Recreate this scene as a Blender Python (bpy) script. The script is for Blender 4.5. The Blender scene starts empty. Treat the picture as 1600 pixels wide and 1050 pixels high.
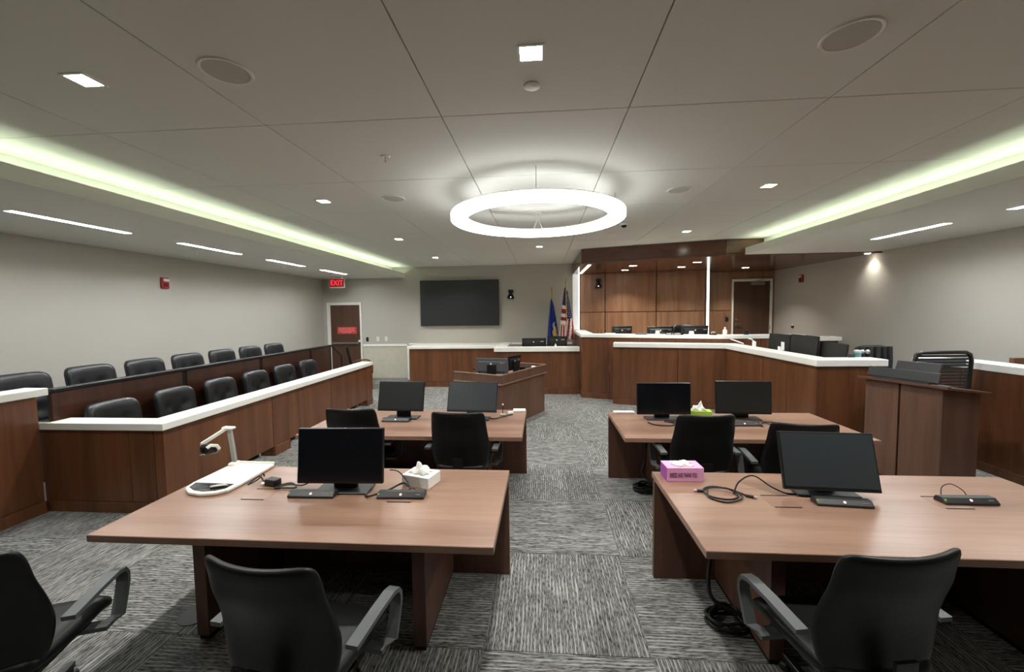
import bpy, bmesh, math, random
from mathutils import Vector, Matrix
random.seed(7)
S = bpy.context.scene
C = S.collection
PI = math.pi
def rad(a): return math.radians(a)

# ------------------------------------------------------------------ camera
HC = 1.905
FPX, YAW, PITCH, ROLL = 633.447, 0.0749366, -0.0594106, -0.0129663
cd = bpy.data.cameras.new('camera'); cam = bpy.data.objects.new('camera', cd); C.objects.link(cam)
cd.sensor_width = 36.0; cd.lens = FPX / 1600 * 36.0; cd.clip_start = 0.05
_f = Vector((-math.sin(YAW) * math.cos(PITCH), math.cos(YAW) * math.cos(PITCH), math.sin(PITCH)))
_r = Vector((math.cos(YAW), math.sin(YAW), 0)); _u = _r.cross(_f)
_r2 = _r * math.cos(ROLL) + _u * math.sin(ROLL); _u2 = -_r * math.sin(ROLL) + _u * math.cos(ROLL)
M = Matrix((_r2, _u2, -_f)).transposed().to_4x4(); M.translation = (0, 0, HC)
cam.matrix_world = M
S.camera = cam
# ------------------------------------------------------------------ world, exposure
w = bpy.data.worlds.new('world'); S.world = w; w.use_nodes = True
w.node_tree.nodes['Background'].inputs[0].default_value = (0.5, 0.5, 0.48, 1)
w.node_tree.nodes['Background'].inputs[1].default_value = 0.02
S.view_settings.view_transform = 'Standard'; S.view_settings.look = 'None'
S.view_settings.gamma = 1.0; S.view_settings.use_curve_mapping = False
S.view_settings.exposure = 1.1
# strengths of the room's own lamps (watts for area lamps, radiance for glowing lenses)
DOWN_W, CAN_W, RING_E, LINEAR_E, COVE_E, LED_E = 13.0, 8.5, 5.6, 56.0, 9.0, 1.3

# ------------------------------------------------------------------ materials
def lin(c):
    out = []
    for v in c:
        v /= 255.0
        out.append(v / 12.92 if v <= 0.04045 else ((v + 0.055) / 1.055) ** 2.4)
    return (*out, 1)
def nodes(name):
    m = bpy.data.materials.new(name); m.use_nodes = True
    return m, m.node_tree, m.node_tree.nodes['Principled BSDF']
def plain(name, c, rough=0.5, metal=0.0, spec=0.5, noise=0.0, nscale=40, bump=0.0, coat=0.0):
    m, t, b = nodes(name)
    b.inputs['Base Color'].default_value = lin(c); b.inputs['Roughness'].default_value = rough
    b.inputs['Metallic'].default_value = metal; b.inputs['Specular IOR Level'].default_value = spec
    b.inputs['Coat Weight'].default_value = coat
    if noise or bump:
        tc = t.nodes.new('ShaderNodeTexCoord'); n = t.nodes.new('ShaderNodeTexNoise')
        n.inputs['Scale'].default_value = nscale; n.inputs['Detail'].default_value = 4
        t.links.new(tc.outputs['Object'], n.inputs['Vector'])
        if noise:
            mx = t.nodes.new('ShaderNodeMixRGB'); mx.blend_type = 'MULTIPLY'; mx.inputs[1].default_value = lin(c)
            rp = t.nodes.new('ShaderNodeValToRGB'); k = 1 - noise
            rp.color_ramp.elements[0].position = .3; rp.color_ramp.elements[0].color = (k, k, k, 1)
            rp.color_ramp.elements[1].position = .7; rp.color_ramp.elements[1].color = (1, 1, 1, 1)
            t.links.new(n.outputs['Fac'], rp.inputs[0]); t.links.new(rp.outputs[0], mx.inputs[2]); mx.inputs[0].default_value = 1
            t.links.new(mx.outputs[0], b.inputs['Base Color'])
        if bump:
            bp = t.nodes.new('ShaderNodeBump'); bp.inputs['Strength'].default_value = bump; bp.inputs['Distance'].default_value = .002
            t.links.new(n.outputs['Fac'], bp.inputs['Height']); t.links.new(bp.outputs[0], b.inputs['Normal'])
    return m
def glow(name, c, e, base=(230, 230, 230)):
    m, t, b = nodes(name)
    b.inputs['Base Color'].default_value = lin(base)
    b.inputs['Emission Color'].default_value = lin(c); b.inputs['Emission Strength'].default_value = e
    return m
def wood(name, ca, cb, axis='z', rough=0.35, broad=7.0, fine=60.0, stretch=14.0):
    m, t, b = nodes(name); L = t.links.new
    tc = t.nodes.new('ShaderNodeTexCoord'); oi = t.nodes.new('ShaderNodeObjectInfo')
    off = t.nodes.new('ShaderNodeVectorMath'); off.operation = 'MULTIPLY_ADD'
    cmb = t.nodes.new('ShaderNodeCombineXYZ')
    for i in range(3): L(oi.outputs['Random'], cmb.inputs[i])
    L(cmb.outputs[0], off.inputs[0]); off.inputs[1].default_value = (11, 7, 5); L(tc.outputs['Object'], off.inputs[2])
    def nz(sc, st, det):
        mp = t.nodes.new('ShaderNodeMapping'); v = [sc, sc, sc]; v['xyz'.index(axis)] = sc / st
        mp.inputs['Scale'].default_value = v; L(off.outputs[0], mp.inputs['Vector'])
        n = t.nodes.new('ShaderNodeTexNoise'); n.inputs['Scale'].default_value = 1; n.inputs['Detail'].default_value = det
        n.inputs['Distortion'].default_value = .4
        L(mp.outputs[0], n.inputs['Vector']); return n
    n1 = nz(broad, stretch, 3); n2 = nz(fine, stretch * 1.6, 2)
    mx = t.nodes.new('ShaderNodeMath'); mx.operation = 'MULTIPLY_ADD'; mx.inputs[1].default_value = .28
    L(n2.outputs['Fac'], mx.inputs[0])
    m2 = t.nodes.new('ShaderNodeMath'); m2.operation = 'MULTIPLY'; m2.inputs[1].default_value = .72
    L(n1.outputs['Fac'], m2.inputs[0]); L(m2.outputs[0], mx.inputs[2])
    rp = t.nodes.new('ShaderNodeValToRGB')
    rp.color_ramp.elements[0].position = .36; rp.color_ramp.elements[0].color = lin(ca)
    rp.color_ramp.elements[1].position = .64; rp.color_ramp.elements[1].color = lin(cb)
    L(mx.outputs[0], rp.inputs[0]); L(rp.outputs[0], b.inputs['Base Color'])
    b.inputs['Roughness'].default_value = rough
    return m
def carpet(name):
    # tufted loop tile: rows 27 mm apart run along local y, each a broken pale thread on a mottled grey ground
    m, t, b = nodes(name); L = t.links.new
    def M(op, a, c=None, d=None):
        n = t.nodes.new('ShaderNodeMath'); n.operation = op
        for i, v in enumerate((a, c, d)):
            if v is None: continue
            if isinstance(v, (int, float)): n.inputs[i].default_value = v
            else: L(v, n.inputs[i])
        return n.outputs[0]
    tc = t.nodes.new('ShaderNodeTexCoord'); oi = t.nodes.new('ShaderNodeObjectInfo'); sp = t.nodes.new('ShaderNodeSeparateXYZ')
    L(tc.outputs['Object'], sp.inputs[0]); rnd = M('MULTIPLY', oi.outputs['Random'], 37.0)
    def nz(x, y, det=2):
        c = t.nodes.new('ShaderNodeCombineXYZ'); L(x, c.inputs[0]); L(y, c.inputs[1]); L(rnd, c.inputs[2])
        n = t.nodes.new('ShaderNodeTexNoise'); n.inputs['Scale'].default_value = 1; n.inputs['Detail'].default_value = det
        L(c.outputs[0], n.inputs['Vector']); return n.outputs['Fac']
    X, Y = sp.outputs[0], sp.outputs[1]
    wob = M('MULTIPLY', M('SUBTRACT', nz(M('MULTIPLY', X, 9), M('MULTIPLY', Y, 2.5), 1), .5), 1.6)
    row = M('ADD', M('MULTIPLY', X, 44.0), wob); fr = M('FRACT', row); idr = M('FLOOR', row)
    d = M('ABSOLUTE', M('SUBTRACT', fr, .5))                       # 0 at thread centre
    width = M('MULTIPLY', M('SUBTRACT', nz(M('MULTIPLY', idr, 3.7), M('MULTIPLY', Y, 6.0), 3), .35), .9)
    line = M('SMOOTH_MIN', M('MAXIMUM', M('MULTIPLY', M('SUBTRACT', width, d), 12.0), 0.0), 1.0, .2)
    ground = nz(M('MULTIPLY', X, 190.0), M('MULTIPLY', Y, 24.0), 2)
    rp = t.nodes.new('ShaderNodeValToRGB'); e = rp.color_ramp.elements
    e[0].position = .34; e[0].color = lin((54, 55, 54)); e[1].position = .66; e[1].color = lin((150, 151, 147))
    L(ground, rp.inputs[0])
    mx = t.nodes.new('ShaderNodeMixRGB'); L(M('MULTIPLY', line, .50), mx.inputs[0]); L(rp.outputs[0], mx.inputs[1]); mx.inputs[2].default_value = lin((216, 215, 208))
    L(mx.outputs[0], b.inputs['Base Color'])
    b.inputs['Roughness'].default_value = .95; b.inputs['Specular IOR Level'].default_value = .1
    bp = t.nodes.new('ShaderNodeBump'); bp.inputs['Strength'].default_value = .4; bp.inputs['Distance'].default_value = .004
    L(M('ADD', M('MULTIPLY', ground, .5), line), bp.inputs['Height']); L(bp.outputs[0], b.inputs['Normal'])
    return m

MT = dict(
    ceil=plain('ceiling_white', (214, 213, 204), .9, noise=.03, nscale=90),
    soffit=plain('soffit_paint', (214, 212, 203), .85, noise=.03, nscale=60),
    joint=plain('ceiling_joint', (150, 147, 140), .9),
    wall=plain('wall_cloth', (189, 184, 173), .92, noise=.05, nscale=70, bump=.15),
    stone=plain('stone_panel', (206, 200, 180), .7, noise=.10, nscale=9),
    white=plain('white_solid_surface', (248, 247, 240), .35),
    paint=plain('white_paint', (236, 234, 224), .45),
    wood=wood('cherry_veneer', (90, 55, 34), (118, 75, 48), 'z', .34),
    woodb=wood('cherry_wall_veneer', (128, 91, 64), (158, 118, 88), 'z', .34, broad=9),
    woodc=wood('cherry_canopy', (84, 52, 36), (104, 67, 48), 'x', .18),
    woodd=wood('dark_door_veneer', (72, 48, 33), (90, 62, 44), 'z', .4),
    woodr=wood('dark_jury_veneer', (64, 38, 28), (84, 52, 39), 'z', .3),
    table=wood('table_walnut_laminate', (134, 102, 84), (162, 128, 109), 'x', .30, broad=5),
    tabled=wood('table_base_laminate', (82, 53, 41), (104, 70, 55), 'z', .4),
    lect=wood('lectern_laminate', (94, 66, 52), (114, 82, 65), 'z', .5),
    gap=plain('dark_gap', (22, 14, 11), .8),
    leather=plain('black_leather', (15, 16, 17), .42, spec=.35, noise=.2, nscale=120, bump=.25),
    jleather=plain('jury_leather', (34, 35, 37), .42, noise=.2, nscale=120, bump=.2),
    fabric=plain('black_fabric', (40, 41, 41), .85, noise=.3, nscale=200),
    plastic=plain('black_plastic', (22, 22, 23), .4),
    dplastic=plain('charcoal_plastic', (44, 46, 47), .45),
    arm=plain('armrest_grey', (82, 86, 86), .45),
    screen=plain('screen_glass', (13, 16, 21), .2, spec=.55),
    screenm=plain('screen_matte', (37, 40, 40), .42, spec=.5),  # base grey lifted to stand in for reflected room light
    screeng=plain('screen_painted_reflection', (56, 62, 66), .30, spec=.6),  # pale ceiling reflection painted into the base grey
    back=plain('monitor_back', (30, 31, 32), .45),
    outlet=plain('outlet_grey', (70, 70, 67), .6), grey=plain('grey_plastic', (92, 96, 98), .5),
    metal=plain('brushed_metal', (170, 168, 160), .3, metal=1),
    lmetal=plain('light_metal', (200, 200, 194), .4, metal=.6),
    brass=plain('brass', (196, 164, 84), .3, metal=1),
    red=plain('alarm_red', (150, 26, 32), .4),
    redsign=plain('red_sign', (206, 62, 62), .5),
    redtext=plain('red_sign_text', (238, 150, 140), .5),
    cable=plain('black_cable', (18, 17, 17), .5),
    paper=plain('white_paper', (244, 243, 238), .8),
    pink=plain('pink_card', (240, 176, 222), .6),
    pinkd=plain('violet_card', (170, 84, 170), .6),
    ink=plain('print_plum', (96, 36, 84), .7),
    green=plain('lime_card', (176, 214, 84), .6),
    teal=plain('teal_cup', (130, 196, 190), .4),
    navy=plain('flag_navy', (34, 44, 104), .8), blue=plain('flag_blue', (34, 56, 140), .75),
    flagred=plain('flag_red', (150, 28, 38), .8), flagwhite=plain('flag_white', (226, 220, 212), .8),
    gold=plain('flag_gold', (214, 180, 90), .7), ltblue=plain('flag_light_blue', (120, 160, 200), .8),
    grille=plain('speaker_grille', (190, 187, 178), .8, noise=.2, nscale=400),
    trimw=plain('fixture_white', (222, 220, 210), .5),
    black=plain('matte_black', (10, 10, 10), .7),
    glass=plain('smoked_dome', (12, 12, 13), .1),
    ring=glow('ring_diffuser', (248, 251, 255), RING_E),
    linear=glow('linear_diffuser', (246, 250, 255), LINEAR_E),
    down=glow('downlight_lens', (255, 250, 236), 30.0),
    can=glow('canopy_lens', (255, 246, 228), 22.0),
    cove=glow('cove_strip', (234, 255, 226), COVE_E),
    led=glow('led_strip', (255, 252, 240), LED_E),
    exitred=glow('exit_letters', (255, 60, 66), .9, (60, 10, 12)),
    exitface=glow('exit_face', (150, 4, 12), .22, (40, 2, 4)), lit=glow('lit_panel', (250, 252, 248), .17),
    ledred=glow('button_ring', (255, 90, 80), .35), ledw=glow('button_dot', (255, 255, 255), .8),
)
MT['carpet'] = carpet('carpet_tile_weave')

# ------------------------------------------------------------------ mesh helpers
class G:
    def __init__(s): s.bm = bmesh.new()
    def _merge(s, b):
        me = bpy.data.meshes.new('tmp'); b.to_mesh(me); b.free(); s.bm.from_mesh(me); bpy.data.meshes.remove(me)
    def box(s, x0, x1, y0, y1, z0, z1, bev=0.0, mat=None, seg=1):
        b = bmesh.new(); bmesh.ops.create_cube(b, size=1)
        for v in b.verts: v.co = Vector(((x0 + x1) / 2 + v.co.x * (x1 - x0), (y0 + y1) / 2 + v.co.y * (y1 - y0), (z0 + z1) / 2 + v.co.z * (z1 - z0)))
        if bev: bmesh.ops.bevel(b, geom=b.edges[:], offset=bev, segments=seg, affect='EDGES', profile=.5)
        if mat: b.transform(mat)
        s._merge(b); return s
    def prism(s, pts, z0, z1, bev=0.0, mat=None):
        b = bmesh.new(); n = len(pts)
        lo = [b.verts.new((p[0], p[1], z0)) for p in pts]; hi = [b.verts.new((p[0], p[1], z1)) for p in pts]
        b.faces.new(lo[::-1]); b.faces.new(hi)
        for i in range(n): b.faces.new((lo[i], lo[(i + 1) % n], hi[(i + 1) % n], hi[i]))
        bmesh.ops.recalc_face_normals(b, faces=b.faces[:])
        if bev: bmesh.ops.bevel(b, geom=b.edges[:], offset=bev, segments=1, affect='EDGES', profile=.5)
        if mat: b.transform(mat)
        s._merge(b); return s
    def tube(s, pts, r, seg=8, closed=False, caps=True):
        pts = [Vector(p) for p in pts]; n = len(pts); b = s.bm; rings = []; up = None
        for i, p in enumerate(pts):
            a = pts[i - 1] if (i > 0 or closed) else p; c = pts[(i + 1) % n] if (i < n - 1 or closed) else p
            t = (c - a).normalized()
            if up is None: up = t.orthogonal().normalized()
            up = (up - t * up.dot(t)); up = up.normalized() if up.length > 1e-6 else t.orthogonal().normalized()
            sd = t.cross(up); rr = r[i] if isinstance(r, (list, tuple)) else r
            rings.append([b.verts.new(p + (up * math.cos(2 * PI * k / seg) + sd * math.sin(2 * PI * k / seg)) * rr) for k in range(seg)])
        for i in range(n if closed else n - 1):
            A, B = rings[i], rings[(i + 1) % n]
            for k in range(seg): b.faces.new((A[k], A[(k + 1) % seg], B[(k + 1) % seg], B[k]))
        if caps and not closed: b.faces.new(rings[0][::-1]); b.faces.new(rings[-1])
        return s
    def ribbon(s, pts, wid, th, side):
        # flat bar swept along pts; width along fixed vector side
        pts = [Vector(p) for p in pts]; n = len(pts); side = Vector(side).normalized(); b = s.bm; rings = []
        for i, p in enumerate(pts):
            t = ((pts[min(i + 1, n - 1)]) - pts[max(i - 1, 0)]).normalized(); nr = t.cross(side).normalized()
            rings.append([b.verts.new(p + side * sx * wid / 2 + nr * sy * th / 2) for sx, sy in ((-1, -1), (1, -1), (1, 1), (-1, 1))])
        for i in range(n - 1):
            for k in range(4): b.faces.new((rings[i][k], rings[i][(k + 1) % 4], rings[i + 1][(k + 1) % 4], rings[i + 1][k]))
        b.faces.new(rings[0][::-1]); b.faces.new(rings[-1]); return s
    def lathe(s, prof, seg=24, c=(0, 0, 0), rot=None):
        b = bmesh.new(); rings = []
        for r, z in prof:
            rings.append([b.verts.new((r * math.cos(2 * PI * k / seg), r * math.sin(2 * PI * k / seg), z)) for k in range(seg)] if r > 1e-6 else [b.verts.new((0, 0, z))])
        for A, B in zip(rings, rings[1:]):
            for k in range(seg):
                k2 = (k + 1) % seg
                if len(A) == 1 and len(B) == 1: continue
                if len(A) == 1: b.faces.new((A[0], B[k2], B[k]))
                elif len(B) == 1: b.faces.new((A[k], A[k2], B[0]))
                else: b.faces.new((A[k], A[k2], B[k2], B[k]))
        for R in (rings[0], rings[-1]):
            if len(R) > 1: b.faces.new(R)
        bmesh.ops.recalc_face_normals(b, faces=b.faces[:])
        if rot: b.transform(rot)
        b.transform(Matrix.Translation(c)); s._merge(b); return s
    def pad(s, w, h, t, nx, nz, rc, fn):
        # cushion: rounded-rectangle grid, front (side=+1) and back (side=-1); fn(x,z,side)->Vector
        b = s.bm; L = {}
        for sd in (1, -1):
            for i in range(nx + 1):
                for j in range(nz + 1):
                    x = (-1 + 2 * i / nx) * w / 2; z = (-1 + 2 * j / nz) * h / 2
                    cx, cz = max(abs(x) - (w / 2 - rc), 0), max(abs(z) - (h / 2 - rc), 0)
                    if cx > 0 and cz > 0:
                        k = max(cx, cz) / math.hypot(cx, cz)
                        x = math.copysign(w / 2 - rc + cx * k, x); z = math.copysign(h / 2 - rc + cz * k, z)
                    ed = (i in (0, nx)) or (j in (0, nz))
                    L[sd, i, j] = b.verts.new(fn(x, z, sd * (t / 2) * (.55 if ed else 1)))
        for sd in (1, -1):
            for i in range(nx):
                for j in range(nz):
                    q = [L[sd, i, j], L[sd, i + 1, j], L[sd, i + 1, j + 1], L[sd, i, j + 1]]
                    b.faces.new(q if sd > 0 else q[::-1])
        per = [(i, 0) for i in range(nx)] + [(nx, j) for j in range(nz)] + [(i, nz) for i in range(nx, 0, -1)] + [(0, j) for j in range(nz, 0, -1)]
        for k in range(len(per)):
            a, c = per[k], per[(k + 1) % len(per)]
            b.faces.new((L[1, *a], L[-1, *a], L[-1, *c], L[1, *c]))
        return s
    def quad(s, *p): s.bm.faces.new([s.bm.verts.new(q) for q in p]); return s
    def mesh(s, name, mat, smooth=False):
        bmesh.ops.recalc_face_normals(s.bm, faces=s.bm.faces[:])
        me = bpy.data.meshes.new(name); s.bm.to_mesh(me); s.bm.free()
        for m in (mat if isinstance(mat, (list, tuple)) else [mat]): me.materials.append(MT[m] if isinstance(m, str) else m)
        if smooth:
            for p in me.polygons: p.use_smooth = True
        return me
    def out(s, name, mat, parent=None, loc=(0, 0, 0), rot=(0, 0, 0), smooth=False, label=None):
        o = bpy.data.objects.new(name, s.mesh(name, mat, smooth)); C.objects.link(o)
        if parent: o.parent = parent
        o.location = loc; o.rotation_euler = rot
        if label: o['label'] = label
        return o
def auto_smooth(o, ang=35):
    me = o.data
    for p in me.polygons: p.use_smooth = True
    bm = bmesh.new(); bm.from_mesh(me)
    for e in bm.edges:
        if len(e.link_faces) == 2 and e.calc_face_angle(0) > rad(ang): e.smooth = False
    bm.to_mesh(me); bm.free(); return o
def subsurf(o, n=1):
    m = o.modifiers.new('sub', 'SUBSURF'); m.levels = n; m.render_levels = n
    for p in o.data.polygons: p.use_smooth = True
    return o
def tag(o, label, cat, group=None):
    o['label'] = label; o['category'] = cat
    if group: o['group'] = group
    return o
def thing(name, label, cat, loc=(0, 0, 0), rz=0.0, group=None):
    o = bpy.data.objects.new(name, None); C.objects.link(o); o.empty_display_size = .1
    o.location = loc; o.rotation_euler = (0, 0, rz); return tag(o, label, cat, group)
def struct(o): o['kind'] = 'structure'; return o
def sroot(name):
    o = bpy.data.objects.new(name, None); C.objects.link(o); return struct(o)
def dup(root, loc=None, rz=None, label=None, group=None):
    r = root.copy(); C.objects.link(r)
    if loc is not None: r.location = loc
    if rz is not None: r.rotation_euler = (0, 0, rz)
    if label: r['label'] = label
    if group: r['group'] = group
    for ch in list(root.children):
        c = ch.copy(); C.objects.link(c); c.parent = r
        for g in list(ch.children):
            d = g.copy(); C.objects.link(d); d.parent = c
    return r
def area(name, parent, loc, size, power, color=(1, .96, .88), sy=None, spread=180, rot=(0, 0, 0)):
    ld = bpy.data.lights.new(name, 'AREA'); ld.energy = power; ld.color = color; ld.size = size
    if sy: ld.shape = 'RECTANGLE'; ld.size_y = sy
    ld.spread = rad(spread)
    o = bpy.data.objects.new(name, ld); C.objects.link(o); o.parent = parent; o.location = loc; o.rotation_euler = rot
    return o
def text(name, body, size, mat, parent, loc, rot, depth=.0008, sx=1.0, space=1.0):
    cu = bpy.data.curves.new(name, 'FONT'); cu.body = body; cu.size = size; cu.extrude = depth
    cu.align_x = 'CENTER'; cu.align_y = 'CENTER'; cu.space_character = space
    t = bpy.data.objects.new('tmp_text', cu); C.objects.link(t); bpy.context.view_layer.update()
    me = bpy.data.meshes.new_from_object(t.evaluated_get(bpy.context.evaluated_depsgraph_get()))
    bpy.data.objects.remove(t); bpy.data.curves.remove(cu)
    me.materials.clear(); me.materials.append(MT[mat])
    o = bpy.data.objects.new(name, me); C.objects.link(o); o.parent = parent; o.location = loc; o.rotation_euler = rot; o.scale = (sx, 1, 1)
    return o
def offs(path, d):
    # offset an open polyline by d to its left, mitred
    P = [Vector(p).to_2d() for p in path]; out = []
    for i, p in enumerate(P):
        ns = []
        if i > 0: t = (p - P[i - 1]).normalized(); ns.append(Vector((-t.y, t.x)))
        if i < len(P) - 1: t = (P[i + 1] - p).normalized(); ns.append(Vector((-t.y, t.x)))
        if len(ns) == 1: out.append(p + ns[0] * d)
        else:
            m = (ns[0] + ns[1]).normalized(); out.append(p + m * (d / max(.2, m.dot(ns[0]))))
    return out
def band(g, path, d0, d1, z0, z1, bev=0.0):
    a, b = offs(path, d0), offs(path, d1)
    g.prism([*a, *b[::-1]], z0, z1, bev); return g
def run_panels(parent, p0, p1, cuts, d0, d1, z0, z1, mat, name='panel', gap=.008, bev=.002):
    # separate panels along segment p0-p1, cut at distances cuts, d = offset to left
    p0, p1 = Vector(p0), Vector(p1); t = (p1 - p0); Ln = t.length; t.normalize()
    cs = [0, *cuts, Ln]; out = []
    for a, b in zip(cs, cs[1:]):
        q0, q1 = p0 + t * (a + gap / 2), p0 + t * (b - gap / 2)
        out.append(band(G(), [q0, q1], d0, d1, z0, z1, bev).out(name, mat, parent))
    return out

# ================================================================== room shell
XL, XR, YB, YF, ZC, ZS = -6.3, 6.1, 11.3, -6.5, 3.2, 2.908
FL, FR = -3.86, 3.75            # cove lips
T0 = .93
floor = struct(G().box(XL, XR, YF, YB, -.15, -.004).out('floor', 'carpet'))
xs = [-.345 + T0 * k for k in range(-7, 8)]; ys = [2.165 + .9325 * j for j in range(-1, 11)]
full = G().box(-T0 / 2 + .0015, T0 / 2 - .0015, -.9325 / 2 + .0015, .9325 / 2 - .0015, -.006, 0, .0012).mesh('carpet_tile', 'carpet')
for i in range(len(xs) - 1):
    for j in range(len(ys) - 1):
        x0, x1, y0, y1 = max(xs[i], XL), min(xs[i + 1], XR), ys[j], min(ys[j + 1], YB)
        if x1 - x0 < .05 or y1 - y0 < .05: continue
        turn = (i - 7 + j - 1) % 2
        if x1 - x0 > T0 - .01 and y1 - y0 > .92: me = full
        else:
            hx, hy = (x1 - x0) / 2 - .0015, (y1 - y0) / 2 - .0015
            if turn: hx, hy = hy, hx
            me = G().box(-hx, hx, -hy, hy, -.006, 0, .0012).mesh('carpet_tile', 'carpet')
        o = bpy.data.objects.new('carpet_tile', me); C.objects.link(o); o.parent = floor
        o.location = ((x0 + x1) / 2, (y0 + y1) / 2, 0); o.rotation_euler = (0, 0, PI / 2 if turn else 0)

# ceiling of square panels
ceil = struct(G().box(XL, XR, YF, YB, ZC + .022, ZC + .15).out('ceiling', 'joint'))
PW = 1.2192; px = [-1.8733 + PW * k for k in range(-2, 6)]; py = [2.7235 + PW * j for j in range(-8, 8)]
cfull = G().box(-PW / 2 + .0035, PW / 2 - .0035, -PW / 2 + .003, PW / 2 - .003, 0, .022, .002).mesh('ceiling_panel', 'ceil')
for i in range(len(px) - 1):
    for j in range(len(py) - 1):
        x0, x1, y0, y1 = px[i], px[i + 1], py[j], min(py[j + 1], YB)
        if x1 < FL - .36 or x0 > FR + .33: continue
        x0, x1 = max(x0, FL - .36), min(x1, FR + .33)
        if y1 - y0 > PW - .01 and x1 - x0 > PW - .01: me = cfull
        else:
            hx, hy = (x1 - x0) / 2 - .0035, (y1 - y0) / 2 - .003
            me = G().box(-hx, hx, -hy, hy, 0, .022, .002).mesh('ceiling_panel', 'ceil')
        o = bpy.data.objects.new('ceiling_panel', me); C.objects.link(o); o.parent = ceil; o.location = ((x0 + x1) / 2, (y0 + y1) / 2, ZC)

struct(G().box(XL - .15, XL, YF, YB, -.15, ZC + .15).out('wall_left', 'wall'))
struct(G().box(XR, XR + .15, YF, YB, -.15, ZC + .15).out('wall_right', 'wall'))
struct(G().box(XL - .15, XR + .15, YB, YB + .15, -.15, ZC + .15).out('wall_back', 'wall'))
struct(G().box(XL - .15, XR + .15, YF - .15, YF, -.15, ZC + .15).out('wall_front', 'wall'))

# lowered side ceilings with light coves
CY = 7.875
def soffit(name, sgn, lip, wall, yend, back, lx, segs):
    r = sroot(name); x0, x1 = sorted((lip, wall))
    for p, q in ((lip + sgn * .0205, lx - sgn * .056), (lx + sgn * .056, wall)):
        a0, a1 = sorted((p, q)); G().box(a0, a1, YF, yend, ZS, ZS + .035).out('soffit_board', 'soffit', r)
    ends = [YF] + [v for s in segs for v in s] + [yend]
    for p, q in zip(ends[::2], ends[1::2]): G().box(lx - .0555, lx + .0555, p, q, ZS, ZS + .035).out('soffit_board', 'soffit', r)
    a, b = sorted((lip, lip + sgn * .02))
    G().box(a, b, YF, yend, ZS, 3.032, .002).out('cove_lip', 'soffit', r)
    a, b = sorted((lip + sgn * back, lip + sgn * (back + .03)))
    G().box(a, b, YF, yend, ZS + .036, ZC + .02).out('cove_back', 'soffit', r)
    a, b = sorted((lip + sgn * .12, lip + sgn * .17))
    st = thing('cove_light', 'hidden pale green-white light strip in the %s ceiling cove' % ('left' if sgn < 0 else 'right'), 'light', (0, 0, 0), 0, 'ceiling cove strips')
    G().box(a, b, -1.2, yend - .12, ZS + .036, ZS + .05).out('channel', 'lmetal', st)
    G().box(a + .008, b - .008, -1.18, yend - .14, ZS + .05, ZS + .058).out('diffuser', 'cove', st)
LSEG = [(3.48 + 1.80 * k, 4.60 + 1.80 * k) for k in range(4)]; RSEG = [(3.55, 4.70), (5.35, 6.47)]
soffit('trim_1', -1, FL, XL, YB, .36, -4.96, LSEG)
soffit('trim_2', 1, FR, XR, CY, .33, 4.91, RSEG)

# wood canopy over the bench
cn = sroot('trim_3')
CP = [(.83, YB - .004), (.83, 8.68), (3.41, CY), (XR - .004, CY), (XR - .004, YB - .004)]
G().prism(CP, 2.895, 2.93, .002).out('underside_panel', 'woodc', cn)
run_panels(cn, CP[0], CP[1], [1.3], 0, .03, 2.931, ZC, 'woodc', 'fascia_panel')
run_panels(cn, CP[1], CP[2], [], 0, .03, 2.931, ZC, 'woodc', 'fascia_panel')
run_panels(cn, CP[2], (FR + .33, CY), [], 0, .03, 2.931, ZC, 'woodc', 'fascia_panel')
struct(G().box(XR - .12, XR - .002, CY - .05, CY - .002, ZS - .03, ZS - .001).out('trim_7', 'woodc'))

# wood wall behind the judge
ww = sroot('wall_bench')
WA, WB = (1.02, 11.1), (4.12, 10.62)
for z0, z1 in ((0.02, 1.858), (1.874, 2.893)):
    run_panels(ww, WA, WB, [.66, 1.96], 0, .04, z0, z1, 'woodb', 'wood_panel', .018)
    for a, b in ((4.2, 5.0),) if z1 < 2 else ((4.2, 5.0),):
        G().box(a, b, 11.2, 11.24, z0, z1, .002).out('wood_panel', 'woodb', ww)
G().box(5.003, 6.07, 11.2, 11.24, 2.705, 2.893, .002).out('wood_panel', 'woodb', ww)
G().box(6.045, 6.096, 11.2, 11.24, .02, 2.7, .002).out('wood_panel', 'woodb', ww)
G().prism([(4.12, 10.66), (4.19, 10.66), (4.19, 11.24), (4.12, 11.24)], .02, 2.893).out('return_panel', 'woodb', ww)
G().box(1.0, 4.15, 11.245, 11.29, .02, 2.893).out('backing', 'gap', ww)

# vertical and horizontal lit strips of the bench surround
t = thing('light_column', 'white glowing corner column at the left end of the bench wall', 'light', (.9, 11.0, 0))
G().box(-.07, .07, -.05, .2, 1.41, 2.892, .004).out('column', 'lit', t)
G().box(.071, .095, -.056, -.03, 1.41, 2.892).out('diffuser', 'led', t)
t = thing('light_strip', 'straight white light strip recessed along the underside of the wooden canopy', 'light', (1.02, 9.9, 2.895))
G().box(-.045, .045, -1.05, 1.03, -.006, -.0005).out('frame', 'lmetal', t)
G().box(-.036, .036, -1.04, 1.02, -.009, -.0062).out('diffuser', 'led', t)
t = thing('light_strip', 'tall white light strip standing beside the private door panel of the bench wall', 'light', (4.17, 10.6, 0))
G().box(-.04, .04, 0, .03, 1.2, 2.892).out('channel', 'lmetal', t)
G().box(-.026, .026, -.008, -.0005, 1.2, 2.89).out('diffuser', 'led', t)

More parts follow.
